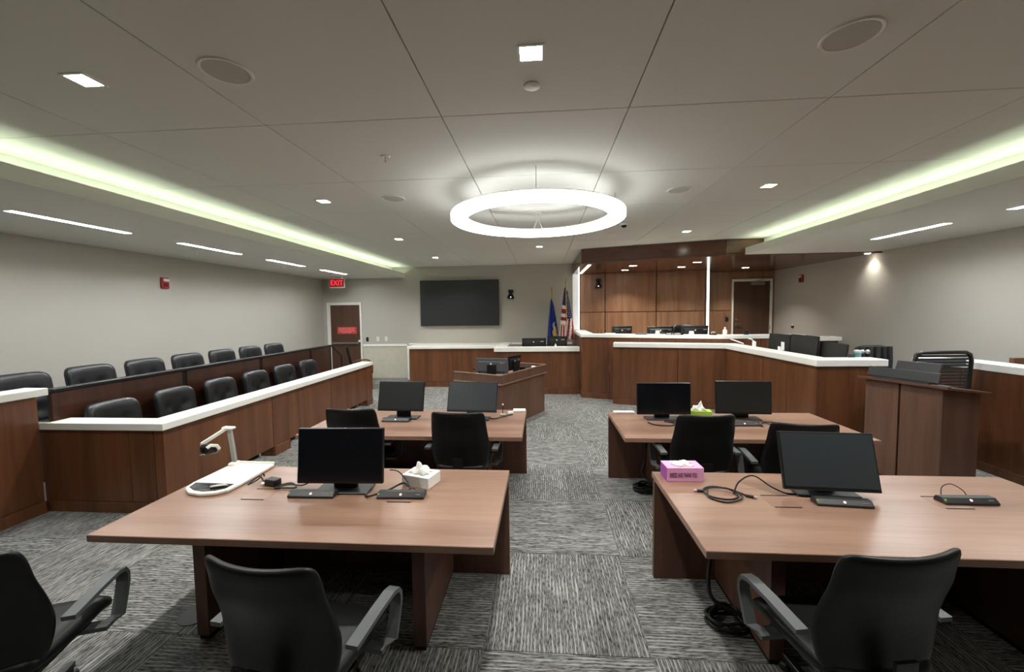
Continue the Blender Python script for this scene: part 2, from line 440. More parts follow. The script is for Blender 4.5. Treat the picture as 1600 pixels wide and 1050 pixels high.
# doors
d = sroot('door_1')
for a, b in ((-6.18, -6.08), (-5.21, -5.155)): G().box(a, b, YB - .05, YB - .001, 0, 2.235, .004).out('frame_post', 'paint', d)
G().box(-6.08, -5.21, YB - .05, YB - .001, 2.16, 2.235, .004).out('frame_head', 'paint', d)
G().box(-6.075, -5.215, YB - .03, YB - .002, .005, 2.155, .002).out('door_leaf', 'woodd', d)
G().box(-6.03, -5.24, YB - .1, YB - .06, 1.05, 1.1, .006).out('push_bar', 'metal', d)
for x in (-6.0, -5.28): G().box(x - .03, x + .03, YB - .062, YB - .03, 1.04, 1.11, .004).out('bar_bracket', 'metal', d)
G().box(-5.25, -5.18, YB - .09, YB - .05, 1.10, 1.16, .004).out('strike', 'paint', d)
d2 = sroot('door_2'); Y2 = 11.2
for a, b in ((5.008, 5.055), (5.985, 6.04)): G().box(a, b, Y2 - .03, Y2 + .04, 0, 2.69, .003).out('frame_post', 'paint', d2)
G().box(5.055, 5.985, Y2 - .03, Y2 + .04, 2.63, 2.69, .003).out('frame_head', 'paint', d2)
G().box(5.058, 5.982, Y2 + .002, Y2 + .035, .005, 2.627, .002).out('door_leaf', 'woodd', d2)
G().box(5.48, 5.83, Y2 - .06, Y2 + .001, 2.53, 2.62, .006).out('door_closer', 'metal', d2)
G().tube([(5.62, Y2 - .05, 2.63), (5.72, Y2 - .14, 2.66), (5.8, Y2 - .035, 2.665)], .01).out('closer_arm', 'metal', d2)
h = G().lathe([(0, 0), (.035, 0), (.035, .012), (0, .012)], 16, (5.14, Y2 + .001, 1.5), Matrix.Rotation(PI / 2, 4, 'X')).out('door_handle', 'metal', d2)
G().tube([(5.14, Y2 - .012, 1.5), (5.14, Y2 - .06, 1.5), (5.27, Y2 - .06, 1.5)], .012).out('lever', 'metal', h)
G().lathe([(0, 0), (.03, 0), (.026, .015), (0, .015)], 16, (5.135, Y2 + .001, 1.62), Matrix.Rotation(PI / 2, 4, 'X')).out('deadbolt', 'metal', d2)
for z in (.3, 1.35, 2.4): G().box(5.978, 5.992, Y2 - .036, Y2 - .028, z, z + .12).out('hinge', 'metal', d2)

# chair rail and stone wainscot on the far wall
tr = sroot('trim_4')
G().box(-5.15, -3.85, YB - .012, YB - .001, .05, .965, .002).out('stone_panel', 'stone', tr)
G().box(-5.15, -3.85, YB - .03, YB - .001, .966, 1.03, .004).out('rail', 'white', tr)
G().box(-3.85, -3.80, YB - .03, YB - .001, 0, .98, .003).out('end_post', 'white', tr)
G().box(-3.80, .82, YB - .03, YB - .001, .99, 1.05, .004).out('rail', 'white', tr)
struct(G().box(-5.15, -3.851, YB - .015, YB - .001, 0, .049).out('baseboard_back', 'joint'))

# ================================================================== ceiling fixtures
def downlight(x, y, label, k=1.0):
    t = thing('downlight', label, 'light', (x, y, ZC), 0, 'square ceiling downlights')
    g = G(); s, q = .068, .055
    for b in ((-s, s, -s, -q), (-s, s, q, s), (-s, -q, -q, q), (q, s, -q, q)): g.box(*b, -.006, -.0005)
    g.out('trim_frame', 'trimw', t)
    G().box(-q, q, -q, q, -.004, -.001).out('lens', 'down', t)
    area('lamp', t, (0, 0, -.012), .11, DOWN_W * k, (1, .98, .93), spread=140)
rowname = {2.114: 'nearest', 4.552: 'second', 6.99: 'third', 9.43: 'farthest'}
for x, sd in ((-2.483, 'left'), (2.394, 'right')):
    for y, rn in rowname.items():
        if x > 0 and y > 9: continue
        downlight(x, y, '%s square downlight in the %s row of ceiling lights' % (rn, sd))
for x, sd in ((-2.483, 'left'), (2.394, 'right')): downlight(x, -.324, 'square downlight of the %s ceiling row above the viewer, out of view' % sd, .28 if x < 0 else .08)
downlight(-.045, 2.114, 'bright square downlight overhead in front of the ring lamp')
downlight(-.045, 8.21, 'square downlight in the ceiling beyond the ring lamp')
def speaker(x, y, label):
    t = thing('ceiling_speaker', label, 'speaker', (x, y, ZC), 0, 'round ceiling speakers')
    auto_smooth(G().lathe([(.108, -.001), (.11, -.006), (.124, -.008), (.128, -.001)], 40).out('rim', 'trimw', t))
    G().lathe([(0, -.005), (.107, -.005), (.107, -.001), (0, -.001)], 40).out('grille', 'grille', t)
speaker(-1.66, 2.113, 'large round speaker grille overhead left of the aisle'); speaker(1.479, 2.129, 'large round speaker grille overhead on the right side')
speaker(-1.66, 4.546, 'small-looking round speaker grille left of the ring lamp'); speaker(1.49, 4.6, 'small-looking round speaker grille right of the ring lamp')
o = auto_smooth(G().lathe([(0, -.012), (.04, -.012), (.046, -.008), (.047, -.001), (0, -.001)], 28, (-.047, 2.41, ZC)).out('ceiling_sensor', 'trimw'))
tag(o, 'flat round sensor disc just beyond the overhead downlight', 'sensor')
def sprinkler(x, y, z, label):
    t = thing('sprinkler', label, 'sprinkler', (x, y, z), 0, 'ceiling sprinklers')
    G().lathe([(0, -.006), (.03, -.01), (.042, -.001), (0, -.001)], 20).out('escutcheon', 'trimw', t)
    G().lathe([(0, -.05), (.014, -.05), (.014, -.046), (.005, -.044), (.006, -.006), (0, -.006)], 10).out('head', 'lmetal', t)
sprinkler(-1.279, 3.339, ZC, 'small sprinkler head in the ceiling left of the ring lamp')
sprinkler(-5.45, 6.07, ZS, 'sprinkler hanging below the left soffit beside the second long light')
sprinkler(-5.27, 7.98, ZS, 'sprinkler hanging below the left soffit beside the third long light')
t = thing('dome_camera', 'small white dome camera on the ceiling right behind the ring lamp', 'camera', (1.227, 6.238, ZC))
G().lathe([(0, -.03), (.055, -.03), (.062, -.015), (.062, -.001), (0, -.001)], 24).out('housing', 'trimw', t)
auto_smooth(G().lathe([(0, -.065), (.02, -.062), (.036, -.05), (.042, -.031), (0, -.0305)], 20).out('dome', 'glass', t))
tag(G().box(1.13, 1.28, 7.03, 7.15, ZC - .008, ZC - .001, .003).out('ceiling_plate', 'trimw'), 'flat white plate on the ceiling in front of the canopy', 'plate')
tag(G().lathe([(0, -.03), (.04, -.03), (.05, -.001), (0, -.001)], 20, (-.05, 9.81, ZC)).out('smoke_detector', 'trimw'), 'smoke detector on the ceiling near the far wall', 'detector')

def linear(x, y0, y1, label):
    t = thing('linear_light', label, 'light', (x, (y0 + y1) / 2, ZS), 0, 'long recessed soffit lights')
    h = (y1 - y0) / 2 - .001; g = G()
    for b in ((-.055, -.05, -h, h), (.05, .055, -h, h), (-.05, .05, -h, -h + .006), (-.05, .05, h - .006, h)): g.box(*b, -.001, .034)
    g.out('trim_frame', 'trimw', t); G().box(-.05, .05, -h + .006, h - .006, .024, .028).out('diffuser', 'linear', t)
    G().box(-.055, .055, -h, h, .0345, .038).out('housing', 'trimw', t)
for k, nm in enumerate(('nearest', 'second', 'third', 'farthest')):
    linear(-4.96, 3.48 + 1.80 * k, 4.60 + 1.80 * k, '%s long light in the lowered ceiling above the jury seats' % nm)
linear(4.91, 5.35, 6.47, 'long light in the right lowered ceiling, whole length in view')
linear(4.91, 3.55, 4.70, 'long light in the right lowered ceiling at the picture edge')

# ring pendant
t = thing('ring_pendant', 'large glowing white ring lamp hanging from thin wires', 'light', (-.045, 4.552, 2.93))
RI, RO = .775, .945
prof = [(RI + .012, -.036), (RO - .012, -.036), (RO, -.028), (RO, .03), (RO - .01, .038), (RI + .01, .038), (RI, .03), (RI, -.028)]
b = bmesh.new(); N = 96; rg = [[b.verts.new((r * math.cos(2 * PI * k / N), r * math.sin(2 * PI * k / N), z)) for r, z in prof] for k in range(N)]
for k in range(N):
    for i in range(8): b.faces.new((rg[k][i], rg[(k + 1) % N][i], rg[(k + 1) % N][(i + 1) % 8], rg[k][(i + 1) % 8]))
g = G(); g.bm.free(); g.bm = b; auto_smooth(g.out('diffuser', 'ring', t), 50)
g = G(); g.lathe([(RI + .03, .039), (RI + .03, .05), (RO - .03, .05), (RO - .03, .039)], 64)
bm_top = bmesh.new()
g.bm.free(); g.bm = bmesh.new()
rr = [[g.bm.verts.new((r * math.cos(2 * PI * k / N), r * math.sin(2 * PI * k / N), z)) for r, z in ((RI + .018, .0385), (RO - .008, .0385), (RO - .008, .05), (RI + .018, .05))] for k in range(N)]
for k in range(N):
    for i in range(4): g.bm.faces.new((rr[k][i], rr[(k + 1) % N][i], rr[(k + 1) % N][(i + 1) % 4], rr[k][(i + 1) % 4]))
g.out('top_cover', 'trimw', t); bm_top.free()
for a in (-90, 5, 175, 90):
    x, y = .86 * math.cos(rad(a)), .86 * math.sin(rad(a))
    G().tube([(x, y, .05), (x, y, .268)], .003, 6).out('suspension_wire', 'metal', t)
cp = G().lathe([(0, .255), (.05, .255), (.055, .268), (0, .268)], 20, (0, .86, 0)).out('ceiling_cup', 'trimw', t)
G().tube([(0, .86, .255), (-.01, .865, .17), (-.04, .87, .10), (-.06, .87, .05)], .006).out('power_cord', 'trimw', cp)
G().tube([(0, .86, .255), (.01, .865, .17), (.04, .87, .10), (.06, .87, .05)], .006).out('power_cord', 'trimw', cp)

def can(x, y, label):
    t = thing('canopy_light', label, 'light', (x, y, 2.895), 0, 'small square canopy lights')
    g = G()
    for b in ((-.085, .085, -.05, -.04), (-.085, .085, .04, .05), (-.085, -.075, -.04, .04), (.075, .085, -.04, .04)): g.box(*b, -.005, -.0005)
    g.out('trim_frame', 'lmetal', t); G().box(-.075, .075, -.04, .04, -.0035, -.001).out('lens', 'can', t)
    area('lamp', t, (0, 0, -.012), .1, CAN_W, (1, .96, .89), spread=110)
can(2.03, 10.2, 'canopy light nearest the left camera on the bench wall'); can(2.02, 9.25, 'canopy light closer to the room, left pair')
can(3.23, 9.74, 'canopy light near the tall strip, right pair, deeper'); can(3.25, 8.84, 'canopy light near the tall strip, right pair, closer to the room')
can(4.875, 10.2, 'single canopy light in front of the private door')
t = thing('wall_washer', 'tiny bright light at the canopy corner washing the right wall', 'light', (5.98, 8.0, 2.895))
G().box(-.05, .05, -.05, .05, -.006, -.0005).out('trim_frame', 'lmetal', t); G().box(-.03, .03, -.03, .03, -.009, -.0062).out('lens', 'can', t)
area('lamp', t, (0, 0, -.014), .06, 1.3, (1, .95, .86), spread=100)

# exit sign
t = thing('exit_sign', 'red lit EXIT sign hanging from the left soffit near the door', 'sign', (-5.5, 10.6, 0), rad(8))
G().box(-.15, .15, -.03, .03, 2.861, ZS - .001, .004).out('canopy_mount', 'trimw', t)
G().box(-.205, .205, -.022, .022, 2.61, 2.86, .006).out('housing', 'trimw', t)
G().box(-.188, .188, -.028, -.0222, 2.632, 2.842).out('face', 'exitface', t)
text('letters', 'EXIT', .2, 'exitred', t, (0, -.0295, 2.737), (PI / 2, 0, 0), .001, .80)
# strobes
def strobe(loc, rz, label):
    t = thing('alarm_strobe', label, 'alarm', loc, rz, 'red alarm strobes')
    G().box(-.065, .065, -.045, -.001, -.09, .09, .008).out('body', 'red', t)
    g = G(); g.box(-.05, .05, -.065, -.046, .025, .07, .006); g.out('flash_lens', 'trimw', t)
    for x in (-.03, 0, .03): G().box(x - .008, x + .008, -.049, -.0455, -.06, -.005).out('horn_slot', 'gap', t)
strobe((XL, 6.36, 2.46), rad(90), 'red fire alarm strobe on the left wall above the jury seats')
strobe((XR, 10.07, 2.6), rad(-90), 'red fire alarm strobe on the right wall beside the private door')
def plate(x, z, m, label):
    t = thing('wall_plate', label, 'switch', (x, YB, z), 0, 'wall plates by the left door')
    G().box(-.038, .038, -.009, -.001, -.062, .062, .003).out('plate', m, t)
    G().box(-.015, .015, -.014, -.0092, -.033, .033, .002).out('rocker', 'black' if m == 'plastic' else 'trimw', t)
plate(-5.02, 1.17, 'plastic', 'black wall plate right beside the left door'); plate(-4.71, 1.18, 'paint', 'white wall switch, middle of the three plates by the left door')
plate(-4.465, 1.18, 'paint', 'white wall switch farthest from the left door')
t = thing('thermostat', 'tiny white thermostat on the right wall behind the monitors', 'thermostat', (XR, 10.37, 1.478), rad(-90))
G().box(-.04, .04, -.02, -.001, 0, .05, .004).out('body', 'trimw', t); G().box(-.04, .04, -.024, -.001, -.05, -.0005, .004).out('base', 'black', t)
t = thing('card_reader', 'black card reader on the wood panel left of the private door', 'card reader', (4.9, 11.2, 1.66))
G().box(-.04, .04, -.02, -.001, -.08, .06, .004).out('body', 'plastic', t); G().box(-.03, .03, -.024, -.0205, .03, .05).out('indicator', 'metal', t)
# sign on the door
t = thing('door_sign', 'red rectangular notice on the dark left door', 'sign', (-5.6, YB - .032, 1.435))
G().box(-.285, .285, -.006, -.001, -.1, .1, .002).out('plate', 'redsign', t)
for z, wd in ((.06, .23), (.02, .25), (-.02, .24), (-.06, .16)):
    k = -wd
    while k < wd - .03:
        l = random.uniform(.03, .07); G().box(k, min(k + l, wd), -.0075, -.0062, z - .01, z + .01).out('lettering', 'redtext', t); k += l + .018
# television
t = thing('wall_tv', 'large black flat television on the far wall', 'television', (-2.3, YB, 2.17), 0)
G().box(-1.11, 1.11, -.11, -.06, -.635, .635, .006).out('bezel', 'plastic', t)
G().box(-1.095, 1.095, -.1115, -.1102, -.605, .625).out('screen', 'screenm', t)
G().box(-1.08, 1.08, -.116, -.1105, -.632, -.612).out('lower_trim', 'dplastic', t)
G().box(-.5, .5, -.06, -.001, -.35, .35).out('mount', 'black', t)
def ptz(loc, rz, label):
    t = thing('wall_camera', label, 'camera', loc, rz, 'black pan-tilt cameras')
    G().box(-.07, .07, -.05, -.001, .06, .16, .01).out('bracket', 'plastic', t)
    G().tube([(0, -.03, .1), (0, -.1, .06), (0, -.12, .03)], .03, 10).out('arm', 'plastic', t)
    auto_smooth(G().lathe([(0, -.1), (.085, -.1), (.1, -.07), (.08, -.02), (.06, .03), (0, .04)], 24, (0, -.13, 0)).out('head', 'plastic', t))
    auto_smooth(G().lathe([(0, 0), (.035, 0), (.035, .03), (0, .035)], 16, (0, -.20, -.05), Matrix.Rotation(PI / 2, 4, 'X')).out('lens', 'glass', t))
    G().lathe([(0, 0), (.014, 0), (.014, .006), (0, .006)], 10, (.012, -.236, -.052), Matrix.Rotation(PI / 2, 4, 'X')).out('status_light', 'ledw', t)
ptz((-.862, YB, 2.36), 0, 'black wall camera beside the television'); ptz((1.5, 11.02, 2.6), rad(-9), 'black wall camera high on the wooden bench wall')
# ================================================================== fixed joinery
struct(G().prism([(.9, YB - .11), (.9, 9.0), (3.5, 8.2), (XR - .002, 8.2), (XR - .002, 11.19)], 0, .45).out('floor_platform', 'carpet'))
struct(G().box(XL + .002, -4.9, 3.0, 8.9, 0, .29).out('floor_riser', 'carpet'))

# --- jury box front wall
JX, JY0, JY1 = -3.62, 3.55, 8.31
j = thing('jury_box_wall', 'long low reddish wood wall in front of the jury seats', 'wall panel', (0, 0, 0))
piers = [(3.55, 3.875), (5.12, 5.46), (6.64, 6.98), (8.03, 8.31)]
for a, b in piers:
    G().box(JX - .10, JX, a + .002, b - .002, .13, .818, .002).out('pilaster', 'wood', j)
    G().box(JX - .2, JX + .012, a + .002, b - .002, 0, .128, .003).out('foot', 'wood', j)
for (a, b), (c, e) in zip(piers, piers[1:]):
    m = (b + c) / 2
    if b < 4: G().box(JX - .10, JX - .004, b + .002, c - .002, .13, .818, .002).out('panel', 'wood', j)
    else: G().box(JX - .10, JX - .004, b + .002, c - .002, .13, .818, .002).out('panel', 'wood', j)
    G().box(JX - .3, JX - .22, b, c, 0, .13).out('recessed_base', 'gap', j)
run_panels(j, (-4.95, JY0), (JX - .104, JY0), [.97], 0, .08, .11, .818, 'wood', 'end_panel')
G().box(-4.95, JX - .104, JY0 - .008, JY0 + .06, 0, .106, .002).out('baseboard', 'wood', j)
cp = tag(G().prism([(-4.93, JY0 - .025), (JX + .025, JY0 - .025), (JX + .025, JY1), (JX - .235, JY1), (JX - .235, 3.735), (-4.815, 3.735), (-4.815, 3.57), (-4.93, 3.57)], .82, .888, .004).out('jury_box_countertop', 'white'),
         'long white solid-surface ledge on the jury box wall', 'countertop')
# --- partition between the two jury rows, continuing toward the viewer
j = thing('jury_partition', 'dark wood partition with black top rail between the two jury rows', 'wall panel')
cuts = [3.57, 5.10, 6.59, 8.09, 8.90]
for a, b in zip(cuts, cuts[1:]):
    G().box(-4.88, -4.83, a + .035, b - .035, .02, 1.165, .003).out('panel', 'woodr', j)
for c in cuts[1:]: G().box(-4.885, -4.84, c - .034, c + .034, .0, 1.165).out('post', 'gap', j)
G().box(-4.90, -4.81, 3.60, 8.96, 1.167, 1.205, .006).out('top_rail', 'plastic', j)
G().tube([(-4.84, 8.95, 1.185), (-4.84, 9.40, .90), (-4.84, 9.40, .02)], .018, 8).out('stair_handrail', 'plastic', j)
G().box(-4.96, -4.905, 3.60, 8.90, 1.15, 1.19, .004).out('back_ledge', 'white', j)
j = thing('jury_side_wall', 'tall reddish wood wall at the left picture edge beside the jury box', 'wall panel')
run_panels(j, (-4.87, .2), (-4.87, 3.52), [1.15, 2.3], 0, .08, .12, 1.148, 'wood', 'panel')
G().box(-4.96, -4.86, .2, 3.52, 0, .116, .002).out('baseboard', 'wood', j)
tag(G().box(-5.08, -4.83, .2, 3.585, 1.15, 1.222, .005).out('side_wall_countertop', 'white'), 'white solid-surface ledge on the tall wall at the left picture edge', 'countertop')

# --- left wall cabinets and clerk station
j = thing('low_cabinet', 'low reddish wood cabinet run below the television', 'cabinet')
for a, b in ((-3.42, -2.29), (-2.29, -1.13)): G().box(a + .002, b - .002, 10.17, 10.2, .14, .985, .002).out('panel', 'wood', j)
G().box(-3.42, -3.39, 10.2, YB - .035, .0, .985).out('side_panel', 'wood', j)
G().box(-3.40, -1.13, 10.175, 10.23, 0, .137).out('toe_kick', 'wood', j)
tag(G().box(-3.47, -1.14, 10.14, YB - .031, .987, 1.052, .004).out('cabinet_countertop', 'white'), 'white countertop on the low cabinet below the television', 'countertop')
j = thing('clerk_counter', 'reddish wood clerk counter left of the judge bench', 'counter')
for a, b in ((-1.08, .21), (.21, .846)): G().box(a + .002, b - .002, 9.3, 9.33, .14, .985, .002).out('panel', 'wood', j)
G().box(-1.08, -1.05, 9.33, 10.13, 0, .985).out('side_panel', 'wood', j)
G().box(-1.07, .846, 9.29, 9.35, 0, .137, .002).out('toe_kick', 'wood', j)
G().box(-.9, .84, 9.62, 10.2, .70, .73, .003).out('desk_shelf', 'white', j)
tag(G().prism([(-1.12, 9.27), (.845, 9.27), (.845, 9.56), (-.84, 9.56), (-.84, 10.9), (-1.12, 10.9)], .987, 1.085, .005).out('clerk_countertop', 'white'),
    'white countertop with side return on the clerk counter', 'countertop')

# --- judge bench
j = thing('judge_bench', 'tall reddish wood judge bench below the canopy', 'bench')
B0, B1, B2, B3 = (.86, 11.0), (.86, 8.95), (3.40, 8.13), (5.0, 8.13)
run_panels(j, B0, B1, [1.0], 0, .04, .12, 1.328, 'wood', 'side_panel')
run_panels(j, B1, B2, [.6, 1.22, 1.84], 0, .04, .12, 1.328, 'wood', 'panel')
run_panels(j, B2, B3, [.8], 0, .04, .12, 1.328, 'wood', 'panel')
band(G(), [B0, B1, B2, B3], -.012, .03, 0, .117, .002).out('baseboard', 'wood', j)
band(G(), [(1.15, 10.9), (1.15, 9.19), (3.42, 8.46), (4.55, 8.46)], 0, .6, 1.09, 1.12, .003).out('desk_shelf', 'woodb', j)
tag(band(G(), [(.86, 10.98), B1, B2, (5.0, 8.13)], -.025, .28, 1.331, 1.40, .005).out('bench_countertop', 'white'), 'white countertop along the top of the tall judge bench', 'countertop')

# --- lower bench wrapping to the right, the witness and clerk pen
j = thing('court_pen', 'reddish wood enclosure wrapping forward from the judge bench', 'counter')
Q = [(1.43, 8.33), (3.43, 7.85), (3.47, 5.38), (4.30, 5.38)]
run_panels(j, Q[0], Q[1], [1.22], 0, .045, .12, 1.162, 'wood', 'panel')
run_panels(j, Q[1], Q[2], [.62, 1.24, 1.86], 0, .045, .12, 1.162, 'wood', 'panel')
run_panels(j, Q[2], Q[3], [], 0, .045, .12, 1.162, 'wood', 'panel')
run_panels(j, (1.47, 8.62), (1.432, 8.334), [], 0, .03, .12, 1.162, 'wood', 'end_panel')
band(G(), Q, -.015, .03, 0, .117, .002).out('baseboard', 'wood', j)
band(G(), [(3.82, 7.5), (3.82, 5.72), (4.7, 5.72)], 0, .6, .9, .93, .003).out('desk_shelf', 'white', j)
tag(band(G(), Q, -.025, .26, 1.165, 1.25, .005).out('pen_countertop', 'white'), 'white countertop along the lower enclosure wrapping forward on the right', 'countertop')
G().tube([(3.62, 8.09, 1.33), (3.75, 7.86, 1.255)], .012).out('glass_edge', 'white', j)
# far right ledge behind the monitors
j = thing('witness_ledge', 'white-topped ledge by the right wall in front of the private door', 'counter')
G().box(4.72, 5.95, 8.62, 8.66, .45, 1.24, .003).out('panel', 'wood', j)
G().box(4.65, 5.98, 8.56, 8.86, 1.243, 1.32, .005).out('countertop', 'white', j)
# right rail wall toward the viewer
j = thing('rail_wall', 'dark reddish wood rail wall at the right picture edge behind the lectern', 'wall panel')
RW = [(4.80, 5.62), (5.06, 5.25), (5.06, .3)]
run_panels(j, RW[0], RW[1], [], 0, .08, .1, 1.162, 'wood', 'panel')
run_panels(j, RW[1], RW[2], [.9, 2.4, 3.7], 0, .08, .1, 1.162, 'wood', 'panel')
band(G(), RW, -.01, .06, 0, .097, .002).out('baseboard', 'wood', j)
tag(band(G(), RW, -.025, .25, 1.165, 1.25, .005).out('rail_countertop', 'white'), 'white ledge on the rail wall at the right picture edge', 'countertop')
j = thing('side_partition', 'plain wood partition between the right rail wall and the right wall', 'wall panel')
run_panels(j, (5.4, 5.05), (6.08, 5.05), [], 0, .05, .0, 1.3, 'wood', 'panel')

# --- court reporter station
j = thing('reporter_station', 'angled dark walnut desk with raised rim standing in front of the clerk counter', 'desk', (-.66, 6.36, 0), math.atan2(.883, .47))
# local x runs along the right face (length 1.55), local y to its left
LN, WD = 1.56, .98
for a in ((.03, LN - .03, .03, .06), (.03, .06, .06, WD), (LN - .06, LN - .03, .06, WD)): G().box(*a, 0, .728, .002).out('body_panel', 'lect', j)
G().box(-.01, LN + .01, -.01, WD, .73, .755, .003).out('worktop', 'table', j)
G().box(0, LN, 0, .025, .757, .885, .002).out('rim_panel', 'lect', j)
G().box(0, .025, .027, WD, .757, .885, .002).out('rim_panel', 'lect', j)
G().box(LN - .025, LN, .027, WD, .757, .885, .002).out('rim_panel', 'lect', j)
G().box(-.004, LN + .004, -.004, .03, .886, .9, .002).out('rim_cap', 'table', j)
G().box(-.004, .03, .031, WD, .886, .9, .002).out('rim_cap', 'table', j)
G().box(LN - .03, LN + .004, .031, WD, .886, .9, .002).out('rim_cap', 'table', j)

# --- lectern
j = thing('lectern', 'brown laminate lectern with sloping top in front of the right rail wall', 'lectern', (3.62, 4.89, 0), math.atan2(-.74, .27))
# local x along front edge (0 .. .79), local y to the left of travel = +x world side
LW, LD = .76, .67
ly = lambda y: 1.125 - y * .14
def slope_box(x0, x1, y0, y1, z0, th=None, drop=0):
    b = bmesh.new(); bmesh.ops.create_cube(b, size=1)
    for v in b.verts:
        x = x0 if v.co.x < 0 else x1; y = y0 if v.co.y < 0 else y1
        top = ly(y) - drop; z = top if v.co.z > 0 else (z0 if th is None else top - th)
        v.co = Vector((x, y, z))
    bmesh.ops.bevel(b, geom=b.edges[:], offset=.003, segments=1, affect='EDGES'); g = G(); g._merge(b); return g
slope_box(.04, .355, .04, .07, .05, None, .03).out('front_panel', 'lect', j)
slope_box(.372, LW - .04, .04, .07, .05, None, .03).out('front_panel', 'lect', j)
slope_box(LW - .07, LW - .04, .072, LD - .06, .05, None, .03).out('side_panel', 'lect', j)
slope_box(.04, .07, .072, LD - .06, .05, None, .03).out('side_panel', 'lect', j)
G().box(.06, LW - .06, .06, LD - .08, 0, .048).out('plinth', 'gap', j)
slope_box(-.02, LW + .02, -.01, LD, 0, .028, 0).out('top', 'tabled', j)
slope_box(.34, .39, .071, .075, .06, None, .035).out('reveal', 'gap', j)
# ================================================================== tables
def table(name, label, x0, x1, y0, y1, leg=.45, slots=(), ly0=.2):
    t = thing(name, label, 'table', ((x0 + x1) / 2, (y0 + y1) / 2, 0), 0, 'counsel tables')
    hx, hy = (x1 - x0) / 2, (y1 - y0) / 2
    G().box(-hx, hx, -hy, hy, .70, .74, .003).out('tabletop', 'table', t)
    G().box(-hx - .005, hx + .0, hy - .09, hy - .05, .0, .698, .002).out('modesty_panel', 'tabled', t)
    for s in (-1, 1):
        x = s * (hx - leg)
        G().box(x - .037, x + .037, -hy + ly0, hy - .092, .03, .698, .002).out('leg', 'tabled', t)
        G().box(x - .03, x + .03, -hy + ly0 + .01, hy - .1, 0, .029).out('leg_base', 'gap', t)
    G().box(-hx + .55, hx - .55, hy - .28, hy - .14, .55, .698, .003).out('cable_tray', 'black', t)
    for sx, sy in slots:
        l = G().box(-.085, .085, -.07, .07, .7402, .7412, .0004).out('cable_lid', 'table', t, (sx - (x0 + x1) / 2, sy - (y0 + y1) / 2, 0))
        G().box(-.075, .075, -.081, -.071, .7402, .7418).out('slot', 'black', l); G().box(-.08, .08, .071, .081, .7402, .7418).out('slot', 'black', l)
    return t
table('counsel_table', 'near left counsel table with the document camera on it', -2.45, -.25, 1.93, 2.915, .45, [(-1.84, 2.447), (-.895, 2.457)])
table('counsel_table', 'near right counsel table with the pink tissue box on it', .78, 3.09, 1.955, 2.935, .45, [(1.43, 2.5), (2.39, 2.53)])
table('counsel_table', 'second-row counsel table left of the aisle', -2.40, -.197, 3.70, 4.76, .45, (), .6)
table('counsel_table', 'second-row counsel table right of the aisle with the green tissue box', .745, 2.95, 3.71, 4.68, .45, (), .6)

# ================================================================== task chairs
def chair_meshes():
    def back(x, z, s):
        # x across, z -.27..+.27, s thickness offset (+ = sitter side)
        v = (z + .27) / .54; wx = x * (1.0 + .20 * (1 - v) - 1.1 * max(0, .35 - v) ** 1.5)
        curve = .06 * (abs(x) / .25) ** 2 * (.4 + .6 * v)
        y = -.20 - .10 * v + .035 * math.sin(PI * min(1, v * 1.4)) + curve + s - .02 * max(0, v - .85) * 6
        return Vector((wx, y, .73 + z + .004 * (abs(x) / .25) ** 2 * v))
    b = G().pad(.485, .54, .055, 10, 12, .03, back).mesh('backrest', 'leather', True)
    def seat(x, z, s):
        return Vector((x * (1 - .06 * (z < 0) * abs(z) / .25), z + .02, .455 + s + .012 * (abs(x) / .25) ** 2 - .05 * max(0, (z - .12) / .13) ** 2))
    st = G().pad(.50, .50, .09, 10, 10, .07, seat).mesh('seat', 'leather', True)
    g = G(); arms = []
    for s in (-1, 1):
        x = s * .315
        pts = [(s * .20, .06, .40), (s * .27, .10, .395), (x, .13, .42), (x, .16, .49), (x, .185, .56), (x, .185, .602), (x, .165, .630), (x, .12, .641), (x, .0, .638), (x, -.17, .626)]
        gg = G(); gg.ribbon(pts[1:], .052, .02, (1, 0, 0)); gg.box(min(s * .12, s * .3), max(s * .12, s * .3), .07, .13, .385, .405); arms.append(gg.mesh('armrest', 'arm'))
    shell = G().box(-.2, .2, -.2, .22, .395, .415, .006)
    shell.ribbon([(0, -.1, .39), (0, -.24, .40), (0, -.285, .47), (0, -.29, .58)], .09, .015, (1, 0, 0))
    sh = shell.mesh('seat_frame', 'plastic')
    col = G().lathe([(0, .09), (.03, .09), (.03, .25), (.018, .25), (.018, .385), (0, .385)], 14).mesh('gas_column', 'plastic')
    sp = G(); sp.prism([(.02, -.025), (.29, -.016), (.31, -.012), (.31, .012), (.29, .016), (.02, .025)], .07, .1, .004)
    spoke = sp.mesh('base_spoke', 'plastic')
    cas = G().lathe([(0, -.022), (.02, -.022), (.027, -.012), (.027, .012), (.02, .022), (0, .022)], 12, (0, 0, .028), Matrix.Rotation(PI / 2, 4, 'Y'))
    cas.box(-.006, .006, -.006, .006, .03, .072); caster = cas.mesh('caster', 'plastic')
    return b, st, arms, sh, col, spoke, caster
CM = chair_meshes()
def ob(name, me, parent, loc=(0, 0, 0), rot=(0, 0, 0)):
    o = bpy.data.objects.new(name, me); C.objects.link(o); o.parent = parent; o.location = loc; o.rotation_euler = rot; return o
